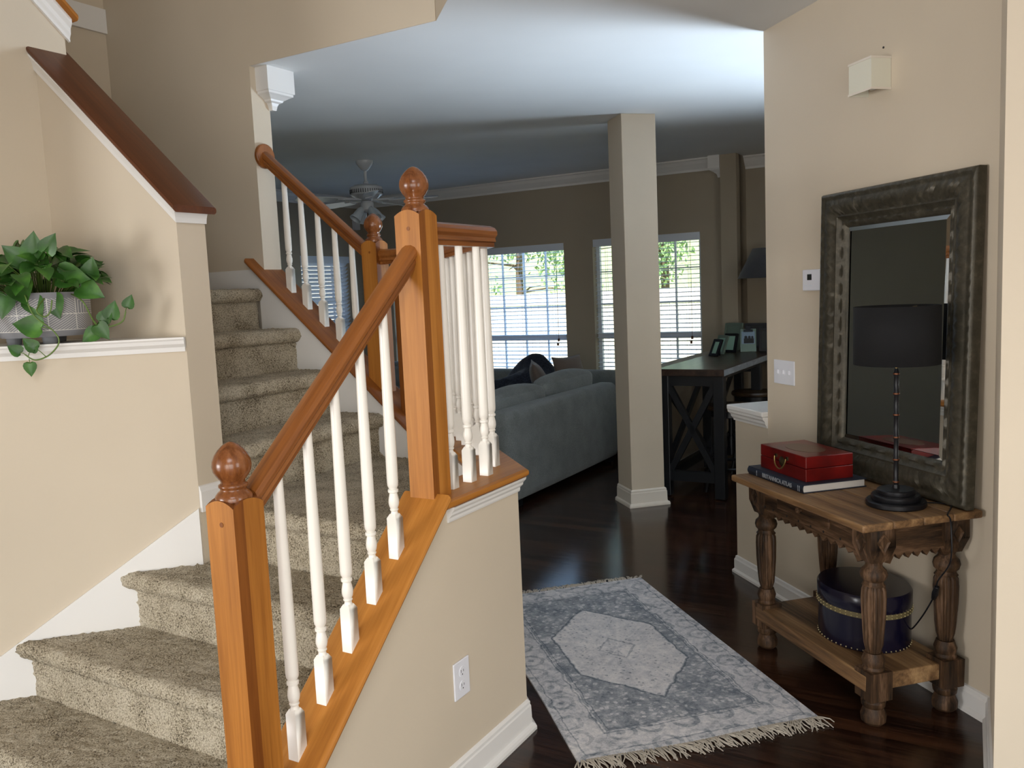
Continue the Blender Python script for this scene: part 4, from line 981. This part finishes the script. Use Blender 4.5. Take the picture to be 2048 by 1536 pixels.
def fringe(y, sgn, ln, seed):
    rnd = random.Random(seed); g = G(); n = 105; clump = [rnd.gauss(0, .35) for _ in range(16)]
    for i in range(n):
        u = (i + .5) / n; p0 = Vector(rpt(u, 0 if sgn < 0 else 1)); p0.z = .006; cl = clump[int(u * 15.99)]
        for q in range(2):
            d = Vector((math.sin(cl * .8 + rnd.gauss(0, .30)), sgn * 1., 0)).normalized(); L_ = ln * (.7 + .5 * rnd.random())
            s_ = Vector((rnd.gauss(0, .006), 0, 0)); p = [p0 + s_ * .3]
            for k in (1, 2, 3):
                t = k / 3; p.append(p0 + s_ + d * L_ * t + Vector((rnd.gauss(0, .004), 0, .004 * math.sin(t * 3.1) - .003 * t + .002 * rnd.random())))
            for q_ in p: q_.z = max(.0035, q_.z)
            g.tube(p, [.0028, .0026, .0022, .0018], 5)
    o = build('fringe', g, M['fringe'], rug); o['kind'] = 'stuff'; o['label'] = 'knotted cream cotton fringe'
fringe(RY0, -1, .075, 3); fringe(RY1, 1, .05, 4)

# ================================================================ CONSOLE TABLE
TX0, TX1, TY0, TY1, TZ = 1.775, 2.255, 2.35, 3.215, .755
ct = thing('console_table', 'rustic carved wooden console table against the right wall under the mirror', 'table', (2.0, 2.8, 0))
def wob(g, seed, amp):
    rnd = Vector((seed, seed * 2.1, 0))
    for v in g.v:
        q = v * 14 + rnd; v += Vector((MN.noise(q), MN.noise(q + Vector((9, 0, 0))), MN.noise(q + Vector((0, 9, 0))))) * amp
g = G(); nb = 4
for k in range(nb):
    a = TX0 + (TX1 - TX0) * k / nb; b_ = TX0 + (TX1 - TX0) * (k + 1) / nb - .0015
    g.grid(1, 1, lambda u, v: (0, 0, 0)) if False else g.box(a, b_, TY0 + .004 * random.random(), TY1 - .004 * random.random(), TZ - .027, TZ)
build('tabletop', g, M['rusticl'], ct, grain=(0, 1, 0), bev=.007, seg=3)
# frieze boards with serrated lower edges
def serr(g, p0, p1, zt_, zb, n, th, nrm):
    p0, p1 = Vector(p0), Vector(p1); pts = []
    for i in range(n * 2 + 1):
        t = i / (n * 2); arch = .018 * (2 * t - 1) ** 2 * 0
        dz = 0 if i % 2 else .026
        env = .03 * (1 - min(1, (1 - abs(2 * t - 1)) * 3.2))
        pts.append((t, zb + (.026 - dz) * 1.0 * -1 + .03 - env))
    base_ = [tuple(p0.lerp(p1, t)) + (z,) for t, z in pts] + [(p1.x, p1.y, zt_), (p0.x, p0.y, zt_)]
    g.ext([(b[0], b[1], b[2]) for b in base_], nrm)
LX0, LX1, LY0, LY1 = 1.90, 2.20, 2.46, 3.15
def V2(x, y): return (x, y)
def serr2(x0, y0, x1, y1, nrm, n=11):
    g = G(); P0 = Vector((x0, y0)); P1 = Vector((x1, y1)); pts = []
    for i in range(n * 2 + 1):
        t = i / (n * 2); env = .028 * max(0, 1 - (1 - abs(2 * t - 1)) * 4); pts.append((P0.lerp(P1, t), .618 - env - (.022 if i % 2 else 0)))
    base_ = [(p.x, p.y, z) for p, z in pts] + [(P1.x, P1.y, TZ - .028), (P0.x, P0.y, TZ - .028)]
    g.ext(base_, nrm); return g
build('frieze', serr2(1.868, LY0 + .02, 1.868, LY1 - .02, (.022, 0, 0), 13), M['rustic'], ct, grain=(0, 1, 0), label='front frieze with saw-tooth lower edge')
build('frieze', serr2(LX0 + .02, 2.425, LX1 - .02, 2.425, (0, .022, 0), 7), M['rustic'], ct, grain=(1, 0, 0), label='end frieze with saw-tooth lower edge')
build('frieze', serr2(LX0 + .02, 3.165, LX1 - .02, 3.165, (0, .02, 0), 7), M['rustic'], ct, grain=(1, 0, 0))
build('frieze', serr2(2.21, LY0 + .02, 2.21, LY1 - .02, (.02, 0, 0), 13), M['rustic'], ct, grain=(0, 1, 0))
dr = build('drawer', G().box(1.860, 1.872, 2.66, 3.0, .650, .718), M['rustic'], ct, grain=(0, 1, 0), bev=.003, label='shallow drawer front')
def knob(x, y, z, par, r=.012):
    fr = lambda p: Vector((x - p[2], y + p[0], z + p[1])); g = G(fr).lathe([(r * .5, 0), (r * .5, .008), (r, .012), (r, .018), (r * .5, .023)], 0, 0, 0, 14); build('knob', g, M['rustic'], par, grain=(1, 0, 0), smooth=True)
knob(1.86, 2.83, .685, dr)
g = G()
for y in (2.52, 2.6, 2.70, 2.78, 2.86, 2.94, 3.04, 3.1):   # small drilled dots of the carving
    for z in (.632,):
        fr = lambda p, y=y, z=z: Vector((1.8675 - p[2], y + p[0], z + p[1])); q = G(fr).lathe([(.005, 0), (.004, .0012)], 0, 0, 0, 8); g.v += [v for v in q.v]; o_ = len(g.v) - len(q.v); g.f += [[i + o_ for i in f] for f in q.f]; g.mi += [0] * len(q.f)
build('carved_dots', g, M['gravel'], ct)
build('shelf', G().box(LX0 - .045, LX1 + .02, LY0 - .02, LY1 + .02, .125, .185), M['rusticl'], ct, grain=(0, 1, 0), bev=.005)
def table_leg(x, y):
    g = G(); s = .05
    # carved top block with tapering shoulders
    g.box(x - s, x + s, y - s, y + s, .645, TZ - .028)
    g.add([(x - s, y - s, .645), (x + s, y - s, .645), (x + s, y + s, .645), (x - s, y + s, .645), (x - .034, y - .034, .592), (x + .034, y - .034, .592), (x + .034, y + .034, .592), (x - .034, y + .034, .592)], [(0, 1, 5, 4), (1, 2, 6, 5), (2, 3, 7, 6), (3, 0, 4, 7), (4, 5, 6, 7)])
    pr = [(.033, .595), (.028, .580), (.03, .572), (.042, .56), (.046, .545), (.042, .530), (.032, .520), (.034, .512), (.040, .505)]
    g.lathe(pr[::-1], x, y, 0, 28)
    g.lathe([(.024, .262), (.032, .29), (.036, .33), (.041, .40), (.0425, .46), (.041, .49), (.033, .508)], x, y, 0, 60, fl=lambda a, h: 1 - .17 * (0.5 - .5 * math.cos(a * 12)) ** 3)
    g.lathe([(.036, .197), (.038, .205), (.034, .214), (.036, .222), (.039, .236), (.034, .25), (.03, .262)], x, y, 0, 28)
    s2 = .044; g.box(x - s2, x + s2, y - s2, y + s2, .098, .200)
    g.lathe([(.030, 0), (.042, .012), (.044, .035), (.036, .055), (.033, .062), (.040, .07), (.042, .085), (.034, .10)], x, y, 0, 28)
    wob(g, x * 3 + y, .0022)
    lg = build('leg', g, M['rustic'], ct, grain=(0, 0, 1), smooth=True, auto=35)
    # diamond carvings on the two visible faces of the top block
    h = G()
    for nrm in ((-1, 0), (0, -1)):
        def P(u, z, d): return (x - s - d, y + u, z) if nrm == (-1, 0) else (x + u, y - s - d, z)
        o4 = [(0, .70), (.026, .668), (0, .625), (-.026, .668)]; i4 = [(0, .685), (.015, .667), (0, .643), (-.015, .667)]
        h.add([P(u, z, 0) for u, z in o4] + [P(u * .85, .667 + (z - .667) * .85, .007) for u, z in o4] + [P(u, z, .002) for u, z in i4],
              [(i, (i + 1) % 4, (i + 1) % 4 + 4, i + 4) for i in range(4)] + [(i + 4, (i + 1) % 4 + 4, (i + 1) % 4 + 8, i + 8) for i in range(4)] + [(8, 9, 10, 11)])
    build('diamond_carving', h, M['rustic'], lg, grain=(0, 0, 1))
for x in (LX0, LX1):
    for y in (LY0, LY1): table_leg(x, y)

# ---- mirror leaning on the wall
MY0, MY1, MZ0, MZ1 = 2.365, 3.215, TZ + .001, 1.915
mir = thing('leaning_mirror', 'large mirror in a carved dark pewter frame leaning against the right wall', 'mirror', (2.22, 2.78, TZ))
lean = math.radians(1.6)
def FM(p):   # p=(y, depth toward room, z above bottom)
    return Vector((2.208 + p[2] * math.sin(lean) - p[1] * math.cos(lean) + .018, p[0], MZ0 + p[2] * math.cos(lean) + p[1] * math.sin(lean)))
Hm = MZ1 - MZ0; fw = .145
FP = [(0, 0), (0, .030), (.006, .040), (.016, .043), (.024, .038), (.034, .040), (.055, .046), (.075, .042), (.092, .030), (.100, .032), (.106, .026), (.118, .018), (.126, .022), (.134, .018), (.145, .008), (.145, 0)]
g = G(FM)
rect = lambda d: [(MY0 + d, d), (MY1 - d, d), (MY1 - d, Hm - d), (MY0 + d, Hm - d)]
vs_ = []; fs = []; m_ = len(FP)
nsub = 60
# frame sides subdivided along their length so the carved band gets real relief
ring = []
for side in range(4):
    for i in range(nsub): ring.append((side, i / nsub))
for (side, t) in ring:
    for (d, h) in FP:
        c = rect(d); a, b_ = c[side], c[(side + 1) % 4]; y = a[0] + (b_[0] - a[0]) * t; z = a[1] + (b_[1] - a[1]) * t
        L_ = Hm if side % 2 else (MY1 - MY0); ph = t * L_ / .032 * 2 * math.pi
        hh = h
        if .05 < d < .08: hh += .006 * math.sin(ph)
        if .01 < d < .02: hh += .0035 * math.sin(ph * .8 + 1)
        if d in (.126,): hh += .003 * math.sin(ph * 2)
        vs_.append((y, hh, z))
nr = len(ring)
for i in range(nr):
    for j in range(m_ - 1): fs.append((i * m_ + j, i * m_ + j + 1, ((i + 1) % nr) * m_ + j + 1, ((i + 1) % nr) * m_ + j))
    fs.append((i * m_ + m_ - 1, i * m_, ((i + 1) % nr) * m_, ((i + 1) % nr) * m_ + m_ - 1))
g.add(vs_, fs); build('frame', g, M['frame'], mir, smooth=True, auto=50)
g = G(FM).box(MY0 + fw - .004, MY1 - fw + .004, .002, .006, fw - .004, Hm - fw + .004); build('mirror_glass', g, M['mirror'], mir)
g = G(FM)
b0, b1 = rect(fw - .002), rect(fw + .016)
g.add([(p[0], .0065, p[1]) for p in b0] + [(p[0], .009, p[1]) for p in b1], [(i, (i + 1) % 4, (i + 1) % 4 + 4, i + 4) for i in range(4)]); build('bevel', g, M['mirror'], mir, recalc=False, label='bevelled glass edge')

# ---- lamp on the console
LX, LY = 2.045, 2.53
lp = thing('table_lamp', 'table lamp with black drum shade and bamboo style stem on the console table', 'lamp', (LX, LY, TZ))
g = G().lathe([(.098, 0), (.101, .004), (.101, .017), (.097, .021), (.080, .022), (.082, .026), (.082, .038), (.078, .042), (.062, .043), (.063, .047), (.063, .057), (.058, .061), (.012, .062), (.011, .075)], LX, LY, TZ, 44); build('lamp_base', g, M['black'], lp, smooth=True, auto=35)
pr = [(.0085, .06)]; zz = .07
rings = [.085, .165, .245, .325, .400, .47]
for r_ in rings: pr += [(.0080, r_ - .008), (.0105, r_ - .004), (.0105, r_ + .004), (.0080, r_ + .008)]
pr += [(.006, .49)]
build('stem', G().lathe(pr, LX, LY, TZ, 16), M['black'], lp, smooth=True, auto=50)
for r_ in rings: build('stem_ring', G().lathe([(.0095, -.004), (.0115, -.002), (.0115, .002), (.0095, .004)], LX, LY, TZ + r_, 16), M['bronze'], lp, smooth=True)
build('socket', G().lathe([(.006, .475), (.006, .56), (.012, .561), (.012, .60)], LX, LY, TZ, 12), M['brass'], lp, smooth=True)
g = G().lathe([(.141, .505), (.141, .707)], LX, LY, TZ, 56, cap=False); o = build('lamp_shade', g, M['shade'], lp, smooth=True); o.modifiers.new('t', 'SOLIDIFY').thickness = .003
g = G()
for k in range(3): a = k * 2.094 + .4; g.tube([(LX, LY, TZ + .69), (LX + .140 * math.cos(a), LY + .140 * math.sin(a), TZ + .70)], .002, 6)
g.tube([(LX, LY, TZ + .56), (LX, LY, TZ + .695)], .003, 6); build('harp', g, M['brass'], lp)
g = G(); cp = [(LX + .09, LY - .03, TZ + .006), (LX + .15, LY - .09, TZ + .006), (2.10, 2.345, TZ + .004), (2.105, 2.336, TZ - .02), (2.11, 2.34, .60), (2.13, 2.42, .50), (2.14, 2.44, .45), (2.145, 2.46, .42), (2.15, 2.52, .33), (2.17, 2.60, .25), (2.2, 2.66, .26)]
def smooth_path(p, n=8):
    P = [Vector(q) for q in p]; out = []
    for i in range(len(P) - 1):
        p0, p1, p2, p3 = P[max(i - 1, 0)], P[i], P[i + 1], P[min(i + 2, len(P) - 1)]
        for k in range(n): t = k / n; out.append(.5 * ((2 * p1) + (p2 - p0) * t + (2 * p0 - 5 * p1 + 4 * p2 - p3) * t * t + (3 * p1 - p0 - 3 * p2 + p3) * t ** 3))
    out.append(P[-1]); return out
g.tube(smooth_path(cp), .0028, 6); cd_ = build('power_cord', g, M['black'], lp, smooth=True)
g = G(); g.tube([(2.137, 2.432, .475), (2.141, 2.445, .445), (2.145, 2.458, .420)], [.009, .012, .008], 8); build('inline_switch', g, M['black'], cd_, smooth=True, bev=.002)

# ---- atlas and red box
bk = thing('atlas_book', 'thick dark navy atlas lying flat on the console table under the red box', 'book', (2.0, 3.0, TZ))
bx0, bx1, by0, by1 = 1.845, 2.13, 2.80, 3.20
g = G(); th = .0035; hB = .034
g.box(bx0 + .006, bx1, by0, by1, TZ + .0005, TZ + th); g.box(bx0 + .006, bx1, by0, by1, TZ + hB - th, TZ + hB); g.grid(8, 1, lambda u, v: (bx0 + .008 - .008 * math.sin(u * math.pi), by0 + (by1 - by0) * v, TZ + .0005 + (hB - .0005) * u)); g.grid(8, 1, lambda u, v: (bx0 + .011 - .008 * math.sin(u * math.pi), by0 + (by1 - by0) * v, TZ + .0005 + (hB - .0005) * u))
build('cover', g, M['navy'], bk)
build('pages', G().box(bx0 + .010, bx1 - .006, by0 + .006, by1 - .006, TZ + th, TZ + hB - th), M['pages'], bk)
g = G()
for y in (by0 + .018, by0 + .028, by1 - .075): g.box(bx0 - .0007, bx0 + .001, y, y + .002, TZ + .006, TZ + hB - .006)
build('spine_bands', g, M['silver'], bk, label='silver spine bands')
def text_mesh(body, size, place, mat, parent, name='lettering', label=None):
    cu = bpy.data.curves.new(name, 'FONT'); cu.body = body; cu.size = size; cu.extrude = .0006; cu.offset = .0006; cu.align_x = 'CENTER'; cu.align_y = 'CENTER'
    ob = bpy.data.objects.new('tmp_text', cu); COL.objects.link(ob); dg = bpy.context.evaluated_depsgraph_get(); dg.update()
    me = bpy.data.meshes.new_from_object(ob.evaluated_get(dg)); bpy.data.objects.remove(ob)
    me.transform(place); me.transform(Matrix.Translation(-wloc(parent))); me.materials.clear(); me.materials.append(mat)
    o = bpy.data.objects.new(name, me); COL.objects.link(o); o.parent = parent
    if label: o['label'] = label
    return o
# spine text: reads along -y, up = +z, facing -x
pm = Matrix(((0, 0, -1, bx0 - .0010), (-1, 0, 0, by0 + .175), (0, 1, 0, TZ + .0175), (0, 0, 0, 1)))
text_mesh('BRITANNICA ATLAS', .0235, pm, M['silver'], bk, label='silver spine title')
bz = TZ + hB
rb = thing('red_box', 'red lacquered wooden box with brass handle on top of the navy atlas', 'box', (2.0, 2.99, bz))
cx0, cx1, cy0, cy1, ch = 1.885, 2.095, 2.835, 3.16, .098
build('box_body', G().box(cx0, cx1, cy0, cy1, bz, bz + .050), M['red'], rb, bev=.002)
lid = build('lid', G().box(cx0, cx1, cy0, cy1, bz + .0515, bz + ch), M['red'], rb, bev=.003)
n = 28; g = G(); g.ext([((cx0 + cx1) / 2 + .065 * math.cos(2 * math.pi * i / n), (cy0 + cy1) / 2 + .10 * math.sin(2 * math.pi * i / n), bz + ch) for i in range(n)], (0, 0, .0008)); build('painted_medallion', g, M['lid_motif'], lid, label='worn painted oval on the lid')
ym = (cy0 + cy1) / 2
fr = lambda p: Vector((cx0 - p[2], ym + p[0], bz + .052 + p[1]))
g = G(fr).lathe([(.020, 0), (.021, .0015), (.016, .003), (.008, .006), (.003, .008)], 0, 0, 0, 20); g.box(-.045, -.034, .012, .026, 0, .006); g.box(.034, .045, .012, .026, 0, .006)
lk = build('latch_plate', g, M['brass2'], rb, smooth=True, auto=30, label='round aged brass latch plate')
g = G(fr); g.tube([(.040 * math.cos(a), .018 + .045 * math.sin(a), .010 + .006 * abs(math.sin(a))) for a in [math.pi + math.pi * i / 16 for i in range(17)]], .0028, 8); build('bail_handle', g, M['brass'], lk, smooth=True, label='curved brass bail handle')

# ---- hat box
HX, HY, HZ, HR = 2.075, 2.745, .186, .172
hb = thing('hat_box', 'round glossy navy leather hat box with studded strap on the console shelf', 'box', (HX, HY, HZ))
ex = dict(sx=.92, sy=1.06)
build('box_body', G().lathe([(HR - .004, 0), (HR, .004), (HR, .128), (HR - .004, .13)], HX, HY, HZ, 56, **ex), M['leather'], hb, smooth=True, auto=40)
build('lid', G().lathe([(HR + .002, .148), (HR + .004, .15), (HR + .004, .205), (HR - .002, .213), (.02, .216)], HX, HY, HZ, 56, **ex), M['leather'], hb, smooth=True, auto=50)
st = build('strap', G().lathe([(HR + .001, .129), (HR + .004, .131), (HR + .004, .150), (HR + .001, .152)], HX, HY, HZ, 56, cap=False, **ex), M['brass2'] if False else paint('olive leather strap', lin('6d6140'), .5), hb, smooth=True, auto=50, label='olive leather strap')
g = G()
for k in range(52):
    a = 2 * math.pi * k / 52
    for z in (.135, .147): g.sphere((HX + (HR + .0045) * .92 * math.cos(a), HY + (HR + .0045) * 1.06 * math.sin(a), HZ + z), .0028, 6, 4)
    g.sphere((HX + (HR + .0005) * .92 * math.cos(a), HY + (HR + .0005) * 1.06 * math.sin(a), HZ + .008), .003, 6, 4)
o = build('studs', g, newmat('bright brass studs', lin('c9b98a'), .3, .8)[0], hb, smooth=True, auto=180, label='rows of small bright brass studs')
o['kind'] = 'stuff'

# ================================================================ WALL ITEMS (right wall, plane x=2.268)
XW = 2.268
sc = thing('wall_sconce', 'cream box shaped sconce mounted high on the right wall', 'wall light', (XW, 2.91, 2.27))
y0, y1, z0, z1, d, t = 2.842, 2.975, 2.268, 2.388, .088, .004
build('shade_panel', G().box(XW - d, XW - d + t, y0, y1, z0, z1).box(XW - d + t, XW - .001, y0, y0 + t, z0, z1).box(XW - d + t, XW - .001, y1 - t, y1, z0, z1), M['sconce'], sc, recalc=True)
e = .0025
for q, (za, zb) in enumerate(((z0 - .001, z0 + .007), (z1 - .007, z1 + .001))):
    build('shade_rim', G().box(XW - d - e, XW - d, y0 - e, y1 + e, za, zb).box(XW - d, XW - .001, y0 - e, y0, za, zb).box(XW - d, XW - .001, y1, y1 + e, za, zb), M['offwhite'], sc)
build('backplate', G().box(XW - .012, XW - .0005, 2.87, 2.95, z0 + .02, z1 - .02), M['white'], sc)
g = G(lambda p: Vector((XW - p[2], 2.885 + p[0], 2.432 + p[1]))).lathe([(.004, 0), (.004, .003), (.002, .004)], 0, 0, 0, 10); tag(build('wall_nail', g, M['slot']), 'tiny dark nail in the wall above the sconce', 'nail')
sw = thing('light_switch', 'white triple light switch plate on the right wall left of the mirror', 'light switch', (XW, 3.575, 1.08))
build('plate', G().box(XW - .006, XW - .0002, 3.49, 3.662, 1.073, 1.188), M['plastic'], sw, bev=.0025)
for y in (3.53, 3.576, 3.622):
    h_ = G().ext([(XW - .0055, y - .005, 1.120), (XW - .0055, y + .005, 1.120), (XW - .0055, y + .005, 1.140), (XW - .0055, y - .005, 1.140)], (-.010, 0, .004)); build('toggle', h_, M['plastic'], sw, bev=.001)
    for z in (1.10, 1.16): pass
th_ = thing('thermostat', 'white wall thermostat with small dark screen half behind the mirror frame', 'thermostat', (XW, 3.34, 1.52))
build('casing', G().box(XW - .022, XW - .0002, 3.262, 3.395, 1.515, 1.608), M['plastic'], th_, bev=.004)
build('display', G().box(XW - .0225, XW - .021, 3.325, 3.358, 1.562, 1.588), M['screen'], th_)
build('buttons', G().box(XW - .023, XW - .0215, 3.355, 3.38, 1.535, 1.541).box(XW - .023, XW - .0215, 3.325, 3.345, 1.535, 1.541), M['vinyl'], th_)
ol = thing('wall_outlet', 'white double electrical outlet on the low wall below the stair railing', 'outlet', cw(2.112, 1.48, .30))
build('plate', G(F_CW).box(2.07, 2.156, 1.474, 1.4798, .305, .426), M['plastic'], ol, bev=.0028)
for zc_ in (.388, .343):
    fr = lambda p, zc_=zc_: F_CW((2.113 + p[0], 1.4742 - p[2], zc_ + p[1]))
    r_ = build('receptacle', G(fr).lathe([(.0165, 0), (.0165, .0012), (.0155, .0018)], 0, 0, 0, 24), M['plastic'], ol)
    build('slots', G(fr).box(-.0075, -.0055, -.001, .008, .0018, .0022).box(.0055, .0075, -.001, .0065, .0018, .0022).box(-.002, .002, -.010, -.006, .0018, .0022), M['slot'], r_, label='dark plug slots')

# ================================================================ POTHOS PLANT
PC = cw(1.815, 3.02, 0); px, py, pz = PC.x, PC.y, 1.459
pl = thing('potted_pothos', 'trailing green pothos in a round grey pot with white line pattern on the wall shelf', 'plant', (px, py, pz))
PR = .155
build('pot', G().lathe([(.02, .024), (PR * .90, .024), (PR * .95, .034), (PR, .05), (PR * 1.01, .165), (PR * 1.0, .178), (PR * .95, .178), (PR * .93, .150), (.02, .150)], px, py, pz, 64), M['pot'], pl, smooth=True, auto=35)
for k in range(3):
    a = math.radians(-112 + 120 * k) if k else math.radians(-60); 
    a = [math.radians(-70), math.radians(-140), math.radians(80)][k]
    build('pot_foot', G().lathe([(.022, 0), (.026, .028)], px + .11 * math.cos(a), py + .11 * math.sin(a), pz, 18), M['potfoot'], pl, smooth=True, auto=40)
build('soil', G().lathe([(.01, .15), (PR * .93, .151), (PR * .8, .165), (.01, .168)], px, py, pz, 32), M['soil'], pl, smooth=True)
rnd = random.Random(11)
leafg = G(); vineg = G()
HEART = [(0, 0), (.20, -.10), (.40, -.02), (.48, .18), (.44, .42), (.30, .68), (.12, .92), (0, 1.08)]
def leaf(base_, dirv, up, size, curl=.25, wide=1.0):
    d = Vector(dirv).normalized(); s_ = d.cross(Vector(up)).normalized(); n_ = s_.cross(d)
    B = Vector(base_)
    def P(x, y):
        droop = -curl * (y ** 2) * .5; cup = .28 * abs(x) - .02
        return B + (s_ * (x * wide) + d * (y + droop * .2) + n_ * (cup + droop)) * size
    rows = len(HEART); vs_ = []
    for (x, y) in HEART: vs_ += [P(-x, y), P(-x * .5, y + .02), P(0, max(y, 0) + (.06 if y < 0 else 0)), P(x * .5, y + .02), P(x, y)]
    fs = [(i * 5 + j, i * 5 + j + 1, (i + 1) * 5 + j + 1, (i + 1) * 5 + j) for i in range(rows - 1) for j in range(4)]
    leafg.add(vs_, fs)
top = Vector((px, py, pz + .165))
for k in range(150):
    a = rnd.random() * 2 * math.pi; el = rnd.random() ** .8; rad = (.05 + .19 * rnd.random()) 
    h = .03 + .145 * (1 - (rad / .25) ** 2) * (.45 + .55 * rnd.random())
    if rnd.random() < .25: h += .03
    b_ = top + Vector((rad * math.cos(a), rad * math.sin(a), h))
    if b_.y > py + .14: b_.y = py + .14
    dv = Vector((math.cos(a + rnd.gauss(0, .5)), math.sin(a + rnd.gauss(0, .5)), rnd.gauss(-.25, .45))); 
    if rnd.random() < .3: dv.z += .7
    up = Vector((0, -.55, 1)) + Vector((rnd.gauss(0, .3), rnd.gauss(0, .3), 0))
    leaf(b_, dv, up, .048 + .034 * rnd.random(), .3 + .3 * rnd.random(), .95)
    s0_ = top + Vector((rad * .35 * math.cos(a), rad * .35 * math.sin(a), -.01)); md = (s0_ + b_) / 2 + Vector((0, 0, .03)); vineg.tube([s0_, md, b_], .0017, 5)
# a few big upright leaves and rim leaves towards the camera
for (dx, dz, s_, dvx, dvz) in ((.02, .135, .085, .1, .9), (.065, .15, .07, .45, .8), (-.01, .12, .08, -.5, .5), (-.12, .06, .095, -.3, -.3), (-.03, .045, .10, .1, -.2), (.10, .07, .10, .7, -.1), (.16, .03, .085, .8, -.4), (.06, .0, .08, .3, -.9), (-.07, .01, .08, -.2, -.9), (-.17, .05, .09, -.6, -.3), (.0, -.005, .075, .4, -.8), (.19, .06, .07, .2, .8), (-.15, .0, .08, -.8, -.5)):
    leaf(top + Vector((dx, -.13 - .03 * rnd.random(), dz)), (dvx, -.25, dvz), (0, -1, .25), s_, .25)
# trailing vines in front and to the right (camera sees them from -y)
def vine(pts, leaves, r=.0026):
    P = smooth_path(pts, 8); vineg.tube(P, r, 6)
    for (t, dv, sz) in leaves:
        b0 = P[min(len(P) - 1, int(t * (len(P) - 1)))]; b1 = b0 + Vector(dv) * .6
        vineg.tube([b0, (b0 + b1) / 2 + Vector((0, -.004, .004)), b1], .0015, 5); leaf(b1, dv, (.1, -1, .2), sz, .15)
X = lambda dx, dz, dy=0.: (px + dx, py - PR - .045 + dy, pz + dz)
vine([(px - .02, py - .12, pz + .17), X(.0, .165), X(.02, .10), X(.075, .045), X(.088, .005), X(.055, -.035), X(.01, -.05), X(-.02, -.03)],
     [(.42, (-.055, 0, .012), .085), (.75, (-.05, 0, .05), .05), (.98, (-.03, 0, .02), .045), (.95, (.02, 0, .03), .038), (.93, (0, 0, -.03), .045)])
vine([(px + .12, py - .1, pz + .17), X(.17, .14, .03), X(.2, .06, .05), X(.24, .05, .05), X(.285, .065, .05), X(.30, .10, .05)],
     [(.35, (.02, 0, -.03), .06), (.6, (.015, 0, .05), .06), (.98, (.012, 0, .03), .045), (.5, (-.03, 0, -.02), .06), (.45, (.02, 0, .03), .055)])
vine([(px + .05, py - .13, pz + .17), X(.03, .12), X(.05, .095), X(.07, .11), X(.08, .15)], [])
vine([(px - .13, py - .1, pz + .17), X(-.18, .12, .02), X(-.20, .07, .02)], [(.95, (.03, 0, -.03), .07), (.6, (-.04, 0, -.01), .07)])
build('foliage', leafg, M['leaf'], pl, smooth=True, auto=180, recalc=False, label='heart shaped green leaves')
build('stems', vineg, M['vine'], pl, smooth=True, auto=180, recalc=False, label='thin trailing green stems')
